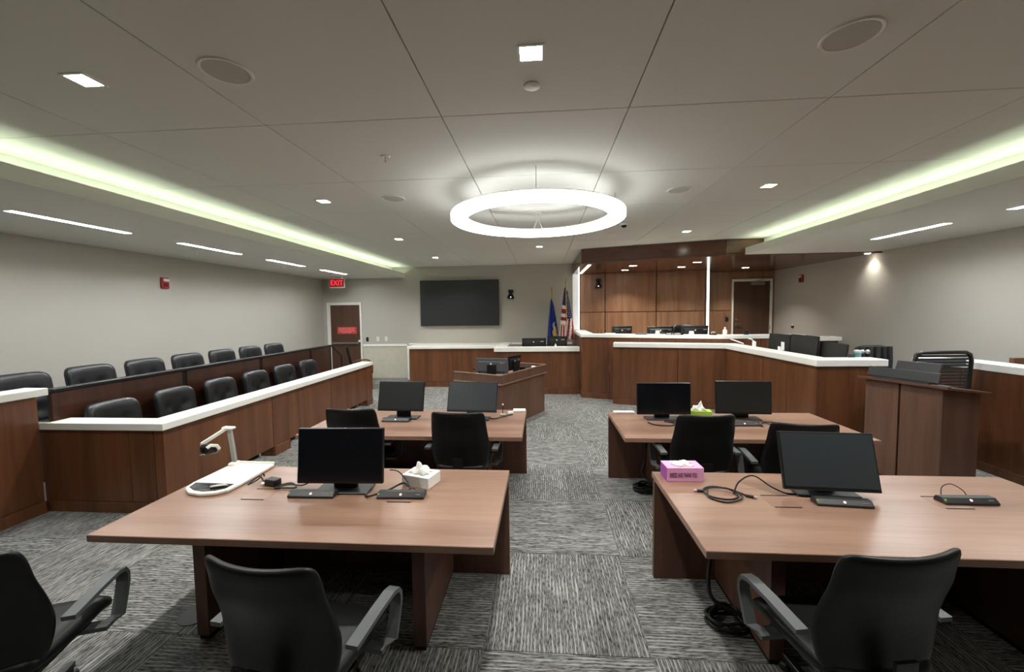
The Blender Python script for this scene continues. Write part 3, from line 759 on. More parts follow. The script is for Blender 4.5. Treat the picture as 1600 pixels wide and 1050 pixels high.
def task_chair(x, y, deg, dz, label):
    t = thing('task_chair', label, 'chair', (x, y, 0), rad(deg), 'counsel chairs')
    o = ob('backrest', CM[0], t, (0, 0, dz)); subsurf(o)
    o = ob('seat', CM[1], t, (0, 0, dz)); subsurf(o)
    for a in CM[2]: ob('armrest', a, t, (0, 0, dz))
    ob('seat_frame', CM[3], t, (0, 0, dz)); ob('gas_column', CM[4], t, (0, 0, 0)) if dz <= 0 else ob('gas_column', CM[4], t).__setattr__('scale', (1, 1, (.385 + dz) / .385))
    for k in range(5):
        a = 2 * PI * k / 5 + .3; ob('base_spoke', CM[5], t, (0, 0, 0), (0, 0, a))
        ob('caster', CM[6], t, (.3 * math.cos(a), .3 * math.sin(a), 0), (0, 0, a + .6 * k))
    return t
task_chair(-1.03, 1.64, -7.5, .0, 'black leather chair in the foreground pulled up to the near left table')
task_chair(1.30, 1.83, 9, .0, 'black leather chair in the foreground at the near right table')
task_chair(-2.38, 1.56, 20, .0, 'black leather chair cut off by the left picture edge')
task_chair(-1.80, 3.88, 0, .03, 'black leather chair at the second-row left table, nearer the jury')
task_chair(-.75, 3.77, -2, .03, 'black leather chair at the second-row left table, nearer the aisle')
task_chair(1.36, 3.73, 2, .03, 'black leather chair at the second-row right table, nearer the aisle')
task_chair(2.06, 3.52, -7, .02, 'black leather chair half hidden behind the near right monitor')

# ================================================================== jury chairs
def jury_meshes():
    btn = [(-.11, .06), (.11, .06), (-.11, -.12), (.11, -.12), (0, -.03)]
    def back(x, z, s):
        d = 0
        if s > 0: d = sum(.03 * math.exp(-((x - a) ** 2 + (z - b) ** 2) / .0025) for a, b in btn)
        return Vector((-.18 - .16 * (z + .28) + .05 * (abs(x) / .25) ** 2 + s - d, x, .72 + z))
    b = G().pad(.52, .56, .10, 14, 14, .09, back).mesh('backrest', 'jleather', True)
    def seat(x, z, s): return Vector((z + .05, x, .43 + s))
    st = G().pad(.50, .50, .10, 8, 8, .07, seat).mesh('seat', 'jleather', True)
    col = G().lathe([(0, 0), (.2, 0), (.2, .02), (.04, .05), (.035, .38), (0, .38)], 20).mesh('pedestal', 'plastic')
    return b, st, col
JM = jury_meshes()
order = ['first', 'second', 'third', 'fourth', 'fifth', 'sixth', 'seventh']
def jury_chair(x, y, z, label):
    t = thing('jury_chair', label, 'chair', (x, y, z), 0, 'jury seats')
    ob('backrest', JM[0], t); ob('seat', JM[1], t); ob('pedestal', JM[2], t)
for k in range(6):
    jury_chair(-4.43, 4.0 + .73 * k, .0, '%s front-row jury chair counted from the viewer' % order[k])
for k in range(7):
    jury_chair(-5.3, 3.84 + .68 * k, .32, '%s rear-row jury chair counted from the viewer' % order[k])
for y in ():
    pass

# ================================================================== monitors
def monitor(name, label, loc, deg, h=.335, w=.545, zc=.24, tilt=8, scr='screen', back='back', foot=True, group='desk monitors'):
    t = thing(name, label, 'monitor', loc, rad(deg), group)
    R = Matrix.Translation((0, 0, zc)) @ Matrix.Rotation(rad(-tilt), 4, 'X')
    G().box(-w / 2, w / 2, -.012, .014, -h / 2, h / 2, .004, R).out('casing', 'grey' if back == 'grey' else 'plastic', t)
    G().box(-w / 2 + .009, w / 2 - .009, -.0135, -.0122, -h / 2 + .02, h / 2 - .009, 0, R).out('screen', scr, t)
    G().box(-w / 2 + .04, w / 2 - .04, .0145, .04, -h / 2 + .04, h / 2 - .05, .01, R).out('rear_housing', back, t)
    if abs(((deg + 180) % 360) - 180) > 60:
        G().box(-w / 2 + .06, -w / 2 + .14, .0405, .0415, h / 2 - .085, h / 2 - .07, 0, R).out('rear_badge', 'lmetal', t)
        G().box(.0, .03, .0405, .0418, h / 2 - .10, h / 2 - .075, 0, R).out('rear_label', 'paper', t)
    if foot:
        G().box(-.08, .08, .045, .07, .012, zc + .03, .004).out('stand_neck', 'plastic', t)
        G().box(-.18, .18, -.04, .11, 0, .012, .004).out('stand_foot', 'dplastic', t)
    return t
def bar_unit(name, label, loc, deg):
    t = thing(name, label, 'microphone', loc, rad(deg), 'bar microphone units')
    g = G(); g.prism([(-.04, 0), (.04, 0), (.04, .018), (.028, .034), (-.012, .036), (-.04, .012)], -.15, .15, .003)
    g.bm.transform(Matrix(((0, 0, 1, 0), (1, 0, 0, 0), (0, 1, 0, 0), (0, 0, 0, 1)))); g.out('body', 'dplastic', t)
    G().box(-.14, .14, -.032, .03, -.0005, .004).out('rubber_base', 'black', t)
    nr = Matrix.Translation((.0, -.026, .0245)) @ Matrix.Rotation(rad(40), 4, 'X')
    G().lathe([(.006, 0), (.008, 0), (.008, .0015), (.006, .0015)], 16, (0, 0, 0), nr).out('button_ring', 'ledred', t)
    G().lathe([(0, 0), (.0035, 0), (.0035, .0015), (0, .0015)], 12, (0, 0, 0), nr).out('button', 'ledw', t)
    G().box(.095, .125, -.0275, -.0255, .0225, .0265).out('printed_mark', 'lmetal', t)
    G().box(-.146, -.138, -.03, -.02, .02, .028).out('indicator', 'green', t)
    return t
TZ = .7415
monitor('desk_monitor', 'black monitor on the near left table, screen dark', (-1.315, 2.50, TZ), 2, .355, .565, .245, 7, 'screen')
monitor('desk_monitor', 'monitor with grey painted-in reflection on the near right table, turned toward the aisle', (1.755, 2.60, TZ), -4, .35, .54, .215, 17, 'screeng')
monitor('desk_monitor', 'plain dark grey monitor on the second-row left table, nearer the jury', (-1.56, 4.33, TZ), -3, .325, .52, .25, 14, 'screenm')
monitor('desk_monitor', 'monitor with partly painted pale reflection on the second-row left table', (-.76, 4.3, TZ), -3.6, .325, .545, .25, 19.4, 'screeng')
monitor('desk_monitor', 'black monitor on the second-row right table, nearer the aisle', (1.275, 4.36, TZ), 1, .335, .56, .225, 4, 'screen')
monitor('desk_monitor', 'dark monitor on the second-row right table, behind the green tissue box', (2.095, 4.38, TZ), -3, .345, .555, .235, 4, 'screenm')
bar_unit('microphone_bar', 'black bar unit on the near left table in front of the monitor', (-1.48, 2.44, TZ), 1)
bar_unit('microphone_bar', 'black bar unit on the near left table beside the white tissue box', (-.90, 2.455, TZ), 2)
bar_unit('microphone_bar', 'black bar unit on the near right table under the monitor', (1.76, 2.475, TZ), -5)
bar_unit('microphone_bar', 'black bar unit alone at the right end of the near right table', (2.50, 2.535, TZ), 1)
bar_unit('microphone_bar', 'black bar unit on the second-row left table', (-1.585, 4.22, TZ), 0)
bar_unit('microphone_bar', 'black bar unit on the second-row right table below the dark monitor', (2.0, 4.16, TZ), 2)

# ================================================================== tissue boxes
def tissue(name, label, loc, deg, w, d, h, m, ms, seed, big):
    t = thing(name, label, 'tissue box', loc, rad(deg), None)
    G().box(-w / 2, w / 2, -d / 2, d / 2, 0, h, .002).out('box', m, t)
    G().lathe([(0, h + .0004), (.045, h + .0004), (.045, h + .001), (0, h + .001)], 20).out('opening', ms, t)
    rnd = random.Random(seed)
    g = G(); n = 12; V = {}
    for i in range(n + 1):
        for k in range(n + 1):
            u, v = i / n - .5, k / n - .5; r = max(abs(u), abs(v)) * 2
            z = h + .002 + big * (1 - r) ** .8 * (.75 + .5 * math.sin(9 * u + seed) * math.cos(8 * v)) + rnd.uniform(-.003, .003)
            V[i, k] = g.bm.verts.new((u * .13 + .012 * math.sin(11 * v + seed), v * .085 + .008 * math.sin(13 * u), max(z, h + .0015)))
    for i in range(n):
        for k in range(n): g.bm.faces.new((V[i, k], V[i + 1, k], V[i + 1, k + 1], V[i, k + 1]))
    o = g.out('tissue', 'paper', t); md = o.modifiers.new('th', 'SOLIDIFY'); md.thickness = .001
    for p in o.data.polygons: p.use_smooth = True
    return t
tissue('tissue_box', 'white tissue box with a crumpled tissue on the near left table', (-.835, 2.66, TZ), -17, .21, .15, .075, 'paper', 'paint', 3, .08)
p = tissue('tissue_box', 'pink tissue box with plum lettering on the near right table', (.955, 2.83, TZ), 2, .245, .14, .095, 'pink', 'paint', 5, .035)
text('lettering', 'SNEEZE AND THANK YOU', .045, 'ink', p, (-.015, -.0715, .044), (PI / 2, 0, 0), .0004, .34)
G().box(-.1228, -.1226, -.068, .068, .002, .093).out('violet_side', 'pinkd', p)
tissue('tissue_box', 'lime green tissue box on the second-row right table', (1.70, 4.50, TZ), -10, .23, .12, .07, 'green', 'paint', 8, .085)

# ================================================================== document camera
t = thing('document_camera', 'white document camera with folded arm on the near left table', 'document camera', (-2.2, 2.66, TZ), rad(-2))
out = [(-.19, .24), (-.21, -.14), (-.16, -.22), (-.06, -.265), (.05, -.265), (.11, -.22), (.155, -.1), (.165, .24)]
out = [(.175, -.06), (.12, .26), (-.20, .27), (-.185, -.10), (-.17, -.21), (-.1, -.265), (.02, -.275), (.11, -.235)]
G().prism([(.13, .255), (-.20, .26), (-.20, -.12), (-.175, -.20), (-.10, -.255), (.0, -.275), (.09, -.25), (.135, -.20), (.145, -.1)], .0, .024, .006).out('base_plate', 'white', t)
G().prism([(.115, .225), (-.15, .225), (-.17, -.11), (.12, -.11)], .0243, .026, .0005).out('stage', 'white', t)
G().prism([(.115, -.125), (-.17, -.125), (-.15, -.195), (-.08, -.235), (.0, -.25), (.075, -.23), (.115, -.19)], .0243, .027, .0008).out('keypad', 'plastic', t)
G().box(-.20, .13, .245, .26, .02, .036, .004).out('rear_ledge', 'paint', t)
G().box(-.195, -.145, .17, .25, .02, .045, .008).out('arm_socket', 'paint', t)
G().ribbon([(-.17, .215, .045), (-.20, .235, .16), (-.235, .255, .285)], .03, .022, (1, 0, 0)).out('column', 'lmetal', t)
a = G().box(-.285, -.19, .225, .275, .285, .305, .008).out('arm_head', 'paint', t)
G().ribbon([(-.25, .25, .295), (-.29, .16, .25), (-.325, .09, .215)], .024, .018, (0, 0, 1)).out('arm', 'paint', t)
h = G().box(-.33, -.235, .07, .13, .15, .215, .015).out('camera_head', 'plastic', t)
auto_smooth(G().lathe([(0, 0), (.03, 0), (.034, .02), (.03, .05), (0, .05)], 18, (-.285, .10, .145)).out('lens_barrel', 'glass', h))
G().tube([(-.25, .06, .20), (-.235, .08, .215), (-.225, .12, .20), (-.225, .14, .17)], .012, 8).out('lamp_arm', 'paint', h)
G().lathe([(0, 0), (.018, 0), (.018, .03), (0, .03)], 14, (-.24, .15, .165), Matrix.Rotation(PI / 2, 4, 'X')).out('knob', 'metal', h)
G().tube([(-.30, .05, .148), (-.23, .13, .148)], .007, 8).out('lamp_bar', 'metal', h)
for k in range(8): G().box(-.10 + .02 * (k % 4), -.088 + .02 * (k % 4), -.21 + .02 * (k // 4), -.2 + .02 * (k // 4), .027, .0285).out('key', 'grey', t)
r = tag(G().box(-.05, .05, -.011, .011, .0, .016, .004).out('remote_control', 'metal', None, (-2.15, 2.475, TZ + .028), (0, 0, rad(24))), 'small silver remote lying on the document camera keypad', 'remote')
t = thing('power_adapter', 'black power adapter block on the near left table', 'adapter', (-1.85, 2.585, TZ), rad(-14))
G().box(-.045, .045, -.03, .03, 0, .045, .004).out('block', 'plastic', t)
G().box(-.075, -.047, -.035, -.012, .004, .018, .002).out('white_tag', 'paper', t)

# ================================================================== cables
def smooth_path(P, n=8):
    P = [Vector(p) for p in P]; out = []
    for i in range(len(P) - 1):
        a, b, c, d = P[max(i - 1, 0)], P[i], P[i + 1], P[min(i + 2, len(P) - 1)]
        for k in range(n):
            u = k / n; out.append(.5 * ((2 * b) + (c - a) * u + (2 * a - 5 * b + 4 * c - d) * u * u + (3 * b - a - 3 * c + d) * u ** 3))
    out.append(P[-1]); return out
def cable(label, P, r=.004, name='cable', m='cable'):
    o = G().tube(smooth_path(P), r, 6).out(name, m, smooth=True); return tag(o, label, 'cable')
Z = TZ + .005
cable('thin black cord bunched beside the document camera', [(-2.01, 2.72, Z), (-2.0, 2.69, Z + .03), (-1.98, 2.62, Z + .02), (-2.02, 2.57, Z), (-1.99, 2.64, Z + .03), (-1.96, 2.64, Z), (-1.9, 2.59, Z)], .005)
cable('tangled black cords left of the near left monitor', [(-1.80, 2.57, Z), (-1.72, 2.59, Z + .01), (-1.66, 2.54, Z), (-1.74, 2.51, Z + .01), (-1.80, 2.53, Z), (-1.72, 2.56, Z + .012), (-1.64, 2.58, Z), (-1.58, 2.60, Z + .02)], .005)
cable('black cable running from the near left monitor to the second bar unit', [(-1.04, 2.62, Z + .10), (-.98, 2.62, Z + .09), (-.90, 2.56, Z + .05), (-.86, 2.50, Z + .02)], .004)
cable('thick black plug lead looping between the two bar units on the near left table', [(-1.15, 2.52, Z), (-1.13, 2.44, Z), (-1.08, 2.43, Z + .01), (-1.0, 2.49, Z + .02), (-.93, 2.55, Z + .04), (-.88, 2.53, Z + .03)], .007)
cable('thin black cord beside the white tissue box', [(-.90, 2.53, Z), (-.87, 2.55, Z + .005), (-.84, 2.54, Z + .005), (-.86, 2.52, Z)], .003)
cable('black cable loops on the near right table by the pink tissue box', [(1.01, 2.61, Z), (1.08, 2.64, Z + .01), (1.18, 2.62, Z + .01), (1.20, 2.54, Z), (1.12, 2.50, Z), (1.03, 2.54, Z), (1.02, 2.62, Z + .008), (1.10, 2.65, Z + .014), (1.20, 2.60, Z + .01), (1.21, 2.51, Z + .005), (1.10, 2.46, Z), (1.02, 2.52, Z), (1.04, 2.60, Z + .01)], .005)
cable('black plug end leading off the cable loops on the near right table', [(1.15, 2.62, Z + .02), (1.20, 2.60, Z + .012), (1.26, 2.55, Z)], .006)
cable('black cable arching from the loops to the near right monitor', [(1.19, 2.58, Z), (1.24, 2.62, Z + .06), (1.34, 2.65, Z + .09), (1.44, 2.62, Z + .03), (1.52, 2.60, Z), (1.62, 2.60, Z)], .005)
cable('thin cord arch behind the bar unit at the right end of the near right table', [(2.42, 2.60, Z), (2.44, 2.62, Z + .05), (2.49, 2.62, Z + .07), (2.54, 2.60, Z + .04), (2.56, 2.59, Z)], .003)
cable('black cord loops in front of the aisle-side monitor on the second-row right table', [(1.08, 4.22, Z), (1.14, 4.13, Z), (1.28, 4.11, Z), (1.34, 4.2, Z), (1.26, 4.27, Z), (1.40, 4.22, Z + .01), (1.46, 4.18, Z), (1.50, 4.20, Z)], .007)
cable('black cord loops at the right of the second-row right table', [(2.02, 4.26, Z), (2.2, 4.24, Z + .01), (2.35, 4.26, Z), (2.46, 4.2, Z), (2.42, 4.14, Z), (2.30, 4.16, Z), (2.22, 4.2, Z + .01), (2.15, 4.14, Z)], .006)
cable('black cord by the aisle end of the second-row left table', [(-.62, 4.36, Z), (-.52, 4.33, Z), (-.44, 4.38, Z + .01), (-.36, 4.5, Z), (-.34, 4.52, Z)], .006)
def plug(label, loc, deg, m='lmetal'):
    t = thing('cable_plug', label, 'plug', loc, rad(deg)); G().box(-.022, .022, -.01, .01, 0, .014, .002).out('grip', 'plastic', t); G().box(.0222, .04, -.007, .007, .002, .012).out('contact', m, t)
plug('metal plug tip pointing right from the cable loops on the near right table', (1.27, 2.545, TZ), -30); plug('metal plug tip at the left of the cable loops on the near right table', (1.0, 2.61, TZ), 175)
plug('bright metal plug beside the dark monitor on the second-row right table', (2.15, 4.12, TZ), -60)
t = thing('gooseneck_microphone', 'small microphone with upright stem at the aisle end of the second-row left table', 'microphone', (-.45, 4.45, TZ))
G().box(-.03, .03, -.03, .03, 0, .03, .004).out('base', 'lmetal', t); G().tube([(0, 0, .03), (.003, .01, .12)], .004).out('stem', 'plastic', t); G().lathe([(0, -.012), (.01, -.006), (.01, .006), (0, .012)], 10, (.003, .01, .13)).out('tip', 'paper', t)
tag(G().box(-.03, .03, -.02, .02, 0, .028, .006).out('adapter_plug', 'paper', None, (-.37, 4.56, TZ), (0, 0, .3)), 'white plug block by the gooseneck microphone on the left', 'plug')
tag(G().box(-.35, -.205, 4.64, 4.745, TZ, TZ + .018, .002).out('notepad', 'paper'), 'white pad at the aisle corner of the second-row left table', 'notepad')
tag(G().box(.80, 1.03, 4.60, 4.67, TZ, TZ + .018, .002).out('notepad', 'paper'), 'white pad at the aisle corner of the second-row right table', 'notepad')
# floor things
def coil(label, x, y):
    P = []; rnd = random.Random(int(x * 100))
    for k in range(120):
        a = k * 2 * PI / 24; r = .105 + .018 * math.sin(k * .7); P.append((x + r * math.cos(a), y + r * .85 * math.sin(a), .012 + .011 * (k / 24) + .002 * math.sin(k)))
    tag(G().tube(P, .010, 6).out('cable_coil', 'cable', smooth=True), label, 'cable')
    return P[-1]
e = coil('black cable coil on the carpet under the near right table', 1.10, 2.43)
cable('black lead dropping from the near right table to the coil on the carpet', [(1.12, 2.62, .60), (1.06, 2.58, .35), (1.02, 2.52, .22), (1.04, 2.47, .12), e], .012)
e = coil('black cable coil on the carpet under the second-row right table', 1.07, 4.27)
cable('black lead dropping from the second-row right table to the carpet', [(1.12, 4.45, .60), (1.10, 4.40, .30), (1.06, 4.36, .15), e], .012)
t = thing('floor_outlet', 'round grey outlet cover in the carpet beside the left foreground table leg', 'outlet', (-2.22, 2.33, 0))
G().lathe([(.085, .0002), (.105, .0002), (.105, .005), (.085, .006)], 28).out('rim', 'outlet', t); G().lathe([(0, .0002), (.084, .0002), (.084, .004), (0, .004)], 28).out('lid', 'outlet', t)
cable('short black cord coming out of the round floor outlet', [(-2.22, 2.38, .006), (-2.2, 2.45, .06), (-2.14, 2.47, .09), (-2.08, 2.44, .08)], .014)
# ================================================================== things on the benches
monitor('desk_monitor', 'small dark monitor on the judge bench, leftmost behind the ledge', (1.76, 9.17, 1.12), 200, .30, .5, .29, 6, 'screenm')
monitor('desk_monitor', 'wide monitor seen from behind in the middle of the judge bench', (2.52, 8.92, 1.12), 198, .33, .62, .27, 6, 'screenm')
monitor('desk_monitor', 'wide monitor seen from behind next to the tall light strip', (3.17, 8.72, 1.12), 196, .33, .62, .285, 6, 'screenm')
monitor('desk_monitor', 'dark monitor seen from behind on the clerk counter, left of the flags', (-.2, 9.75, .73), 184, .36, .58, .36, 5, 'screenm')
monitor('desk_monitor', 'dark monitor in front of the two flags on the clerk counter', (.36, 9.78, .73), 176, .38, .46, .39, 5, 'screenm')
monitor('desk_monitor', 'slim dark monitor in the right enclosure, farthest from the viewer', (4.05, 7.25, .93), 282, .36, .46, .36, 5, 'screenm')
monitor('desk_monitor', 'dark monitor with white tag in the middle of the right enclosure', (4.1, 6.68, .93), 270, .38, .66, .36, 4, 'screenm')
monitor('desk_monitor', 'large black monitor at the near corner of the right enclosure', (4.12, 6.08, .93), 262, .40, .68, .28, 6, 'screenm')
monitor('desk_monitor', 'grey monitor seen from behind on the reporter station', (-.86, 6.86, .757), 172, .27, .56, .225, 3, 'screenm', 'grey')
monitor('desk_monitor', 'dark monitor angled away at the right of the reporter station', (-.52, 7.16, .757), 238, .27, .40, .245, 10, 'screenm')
def holder(label, loc, deg):
    t = thing('brochure_holder', label, 'holder', loc, rad(deg)); G().box(-.05, .05, 0, .05, 0, .02, .003).out('base', 'paper', t); G().box(-.05, .05, .04, .05, .021, .13, .002).out('back', 'paper', t); G().box(-.05, .05, -.005, .0, 0, .06, .002).out('front', 'paper', t)
CT = 1.401
def bottle(name, label, loc, m, h=.15, r=.03):
    t = thing(name, label, 'bottle', loc); auto_smooth(G().lathe([(0, 0), (r, 0), (r, h * .6), (r * .4, h * .75), (r * .35, h * .85), (0, h * .85)], 16).out('body', m, t)); G().lathe([(0, h * .85), (r * .45, h * .85), (r * .45, h), (0, h)], 12).out('cap', 'trimw', t)
def box_stack(name, label, loc, deg, w, d, h, m, n=1):
    t = thing(name, label, 'box', loc, rad(deg))
    for k in range(n): G().box(-w / 2 + .004 * k, w / 2 - .004 * k, -d / 2, d / 2, k * h / n + .0005, (k + 1) * h / n, .003).out('tier', m, t)
box_stack('desk_organizer', 'small white organizer left of the name plate on the judge bench', (2.36, 8.52, CT), -18, .09, .07, .085, 'paper', 3)
box_stack('desk_organizer', 'small white organizer right of the name plate on the judge bench', (2.97, 8.33, CT), -18, .10, .07, .075, 'paper', 3)
t = thing('name_plate', 'dark name plate with white lettering on the judge bench ledge', 'name plate', (2.66, 8.39, CT), rad(-17.9))
G().box(-.165, .165, -.03, .0, 0, .048, .002).out('plate', 'gap', t)
k = -.15; rn = random.Random(4)
for i in range(22):
    wd = rn.choice((.007, .009, .011)); hh = rn.choice((.018, .018, .026))
    if i in (8, 11): k += .016
    else:
        G().box(k, k + wd, -.0315, -.0302, .012, .012 + hh).out('lettering', 'paper', t); k += wd + .0035
box_stack('paper_tray', 'flat grey tray on the judge bench ledge beside the left monitor', (2.06, 8.62, CT), -18, .24, .12, .025, 'grey', 2)
for i, (x, y) in enumerate(((1.36, 8.88), (1.28, 8.92), (1.2, 8.95))):
    tag(G().tube([(x, y, CT), (x + .01, y + .02, CT + .09 + .02 * (i % 2))], .005, 6).out('pen', 'cable'), ('rightmost', 'middle', 'leftmost')[i] + ' pen standing at the left end of the judge bench ledge', 'pen')
box_stack('paper_stack', 'white paper stack at the left end of the judge bench ledge', (1.45, 8.85, CT), -18, .22, .14, .02, 'paper', 2)
t = thing('gavel_block', 'dark round gavel block with pale gavel on the judge bench ledge', 'gavel', (3.36, 8.26, CT)); G().lathe([(0, 0), (.07, 0), (.07, .02), (0, .02)], 20).out('block', 'gap', t); G().tube([(-.03, 0, .045), (.03, .01, .045)], .022, 10).out('head', 'lmetal', t); G().tube([(0, .01, .045), (.02, .1, .03)], .008).out('handle', 'woodd', t)
bottle('pump_bottle', 'white pump bottle on the judge bench ledge right of the light strip', (3.58, 8.25, CT), 'paper', .15, .04)
tag(G().lathe([(0, 0), (.045, 0), (.05, .075), (.04, .075), (.037, .01), (0, .01)], 18, (3.98, 8.25, CT)).out('pen_cup', 'plastic'), 'black pen cup on the judge bench ledge before the private door', 'cup')
t = thing('high_back_chair', 'dark chair top rising behind the judge bench monitors', 'chair', (3.25, 9.5, .40)); subsurf(G().pad(.5, .7, .1, 8, 8, .12, lambda x, z, s: Vector((x, s + .2 - .1 * (abs(x) / .25) ** 2, .82 + z))).out('backrest', 'leather', t)); G().box(-.25, .25, -.3, .2, .42, .52, .03).out('seat', 'leather', t); G().lathe([(0, 0), (.28, 0), (.28, .03), (.04, .06), (.04, .42), (0, .42)], 16).out('pedestal', 'plastic', t)
holder('white card holder with notched front on the right enclosure ledge', (3.7, 6.62, 1.251), 262)
t = thing('paper_clamp', 'white desk clip on the far part of the right enclosure ledge', 'clip', (3.66, 7.3, 1.251)); G().box(-.02, .02, -.03, .03, 0, .09, .004).out('body', 'paper', t); G().tube([(0, 0, .09), (-.04, .03, .13), (-.07, .05, .13)], .008).out('hook', 'paper', t)
t = thing('insulated_tumbler', 'teal tumbler at the near corner of the right enclosure', 'tumbler', (4.3, 5.86, .931)); auto_smooth(G().lathe([(0, 0), (.03, 0), (.042, .36), (0, .36)], 20).out('body', 'teal', t)); G().lathe([(0, .361), (.044, .361), (.044, .39), (0, .395)], 20).out('lid', 'paper', t)
for x, nm in ((4.39, 'left'), (4.46, 'right')):
    t = thing('ball_microphone', '%s of the two pale ball-headed microphones on the right enclosure' % nm, 'microphone', (x, 5.9, .931), 0, 'ball microphones')
    G().tube([(0, 0, .0), (0, 0, .335)], .008).out('stem', 'plastic', t); auto_smooth(G().lathe([(0, -.03), (.02, -.022), (.03, 0), (.02, .022), (0, .03)], 14, (0, 0, .365)).out('ball_head', 'lmetal', t), 60)
tag(G().box(4.0, 4.08, 5.60, 5.61, 1.251, 1.30, .002).out('memo_note', 'dplastic'), 'small dark memo card standing by the near corner monitor', 'card')
t = thing('desk_chair', 'charcoal fabric chair with a jacket over it in the right enclosure', 'chair', (4.84, 6.45, 0), rad(5)); subsurf(G().pad(.52, .6, .1, 8, 8, .1, lambda x, z, s: Vector((x, s - .1, 1.05 + z))).out('backrest', 'fabric', t)); G().box(-.25, .25, -.05, .45, .55, .64, .03).out('seat', 'fabric', t)
for x in (-.21, -.1, .02, .13, .215): G().tube([(x, -.165, 1.33), (x + .01, -.17, 1.1), (x, -.165, .85)], .03, 8).out('jacket_fold', 'fabric', t)
G().lathe([(0, 0), (.28, 0), (.28, .03), (.04, .06), (.04, .55), (0, .55)], 16).out('pedestal', 'plastic', t)
# mesh chair behind the lectern
t = thing('mesh_chair', 'black mesh-back chair behind the lectern', 'chair', (4.60, 5.0, 0), rad(3))
fr = [(-.30, 0, .95), (-.32, 0, 1.28), (-.30, 0, 1.35), (-.25, 0, 1.375), (.25, 0, 1.375), (.30, 0, 1.35), (.32, 0, 1.28), (.30, 0, .95), (.25, 0, .80), (-.25, 0, .80)]
g = G(); g.tube(fr, .022, 8, True); g.out('back_frame', 'plastic', t, smooth=True)
for k in range(14): G().box(-.285, .285, -.002, .002, .84 + .037 * k, .864 + .037 * k).out('mesh_strip', 'fabric', t)
G().box(-.27, .27, .0, .03, 1.22, 1.29, .008).out('top_pad', 'grey', t)
G().box(-.26, .26, .03, .52, .46, .54, .03).out('seat', 'fabric', t)
G().ribbon([(0, .2, .45), (0, -.03, .5), (0, -.04, .82)], .08, .02, (1, 0, 0)).out('spine', 'plastic', t)
G().lathe([(0, 0), (.28, 0), (.28, .03), (.04, .06), (.04, .45), (0, .45)], 16, (0, .25, 0)).out('pedestal', 'plastic', t)
# things on the lectern
LR = Matrix.Translation((3.62, 4.89, 0)) @ Matrix.Rotation(math.atan2(-.74, .27), 4, 'Z')
def on_lect(x, y): return LR @ Vector((x, y, ly(y) + .001))
LA = math.atan2(-.74, .27)
t = thing('privacy_panel', 'flat grey panel standing along the lectern top edge', 'panel', on_lect(.335, .10), LA)
G().box(-.32, .32, -.008, .008, .02, .125, .004, Matrix.Rotation(rad(-14), 4, 'X')).out('panel', 'dplastic', t); G().box(-.25, .25, -.02, .10, 0, .018, .003).out('foot', 'dplastic', t)
t = thing('lectern_screen', 'dark tilted screen behind the grey panel on the lectern', 'monitor', on_lect(.28, .40), LA + .0)
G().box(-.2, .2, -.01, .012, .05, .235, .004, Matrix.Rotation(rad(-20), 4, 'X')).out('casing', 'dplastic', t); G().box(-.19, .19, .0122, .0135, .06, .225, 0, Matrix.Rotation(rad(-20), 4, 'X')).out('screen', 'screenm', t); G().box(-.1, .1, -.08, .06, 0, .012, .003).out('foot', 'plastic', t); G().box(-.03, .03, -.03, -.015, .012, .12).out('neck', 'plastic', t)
tag(G().box(-.05, .05, -.02, .02, 0, .012, .003).out('lectern_latch', 'grey', None, on_lect(.72, .05), (0, 0, LA)), 'small grey clip on the near corner of the lectern top', 'clip')
# chair at the end of the jury box by the door
t = thing('armchair', 'dark armchair with reddish wooden arms by the left door', 'chair', (-4.6, 9.95, 0), rad(-62))
G().ribbon([(0, -.2, .5), (0, -.27, .75), (0, -.34, 1.08)], .5, .06, (1, 0, 0)).out('backrest', 'leather', t)
G().box(-.25, .25, -.22, .26, .40, .5, .02).out('seat', 'leather', t)
for s in (-1, 1):
    G().tube(smooth_path([(s * .28, -.24, .66), (s * .29, .0, .70), (s * .28, .22, .67), (s * .28, .24, .45)]), .02, 8).out('wooden_arm', 'wood', t)
    for y in (-.2, .22): G().tube([(s * .23, y, .42), (s * .25, y, 0)], .02, 8).out('leg', 'wood', t)
# reporter station bits
t = thing('monitor_arm', 'black monitor arm clamp left of the reporter screens', 'monitor arm', (-1.06, 6.68, .756)); G().tube([(0, 0, 0), (0, 0, .17)], .014).out('post', 'plastic', t); G().tube([(0, 0, .16), (-.07, .03, .20), (-.1, .0, .2)], .012).out('arm', 'plastic', t)
t = thing('cable_cluster_box', 'black equipment box with small lights on the reporter station', 'electronics', (-.31, 7.37, .756), rad(62)); G().box(-.12, .12, -.06, .06, 0, .15, .004).out('case', 'plastic', t)
for k, (x, z) in enumerate(((-.08, .13), (-.02, .135), (.05, .13), (-.05, .07), (.07, .06), (.02, .1))): G().lathe([(0, 0), (.012, 0), (.012, .006), (0, .006)], 10, (x, -.06, z), Matrix.Rotation(PI / 2, 4, 'X')).out('indicator', 'lmetal', t)
t = thing('document_tray', 'grey document tray at the back corner of the reporter station', 'tray', (-.20, 7.63, .756), rad(62)); G().box(-.1, .1, -.08, .08, 0, .11, .004).out('tray', 'dplastic', t); G().box(-.09, .09, -.07, .07, .111, .114).out('paper', 'paper', t)
t = thing('cone_sign', 'small white folded card on the clerk countertop', 'card', (.30, 9.36, 1.086)); G().prism([(-.035, 0), (.035, 0), (0.005, .08), (-.005, .08)], -.02, .02).out('card', 'paper', t, (0, 0, 0), (PI / 2, 0, 0))
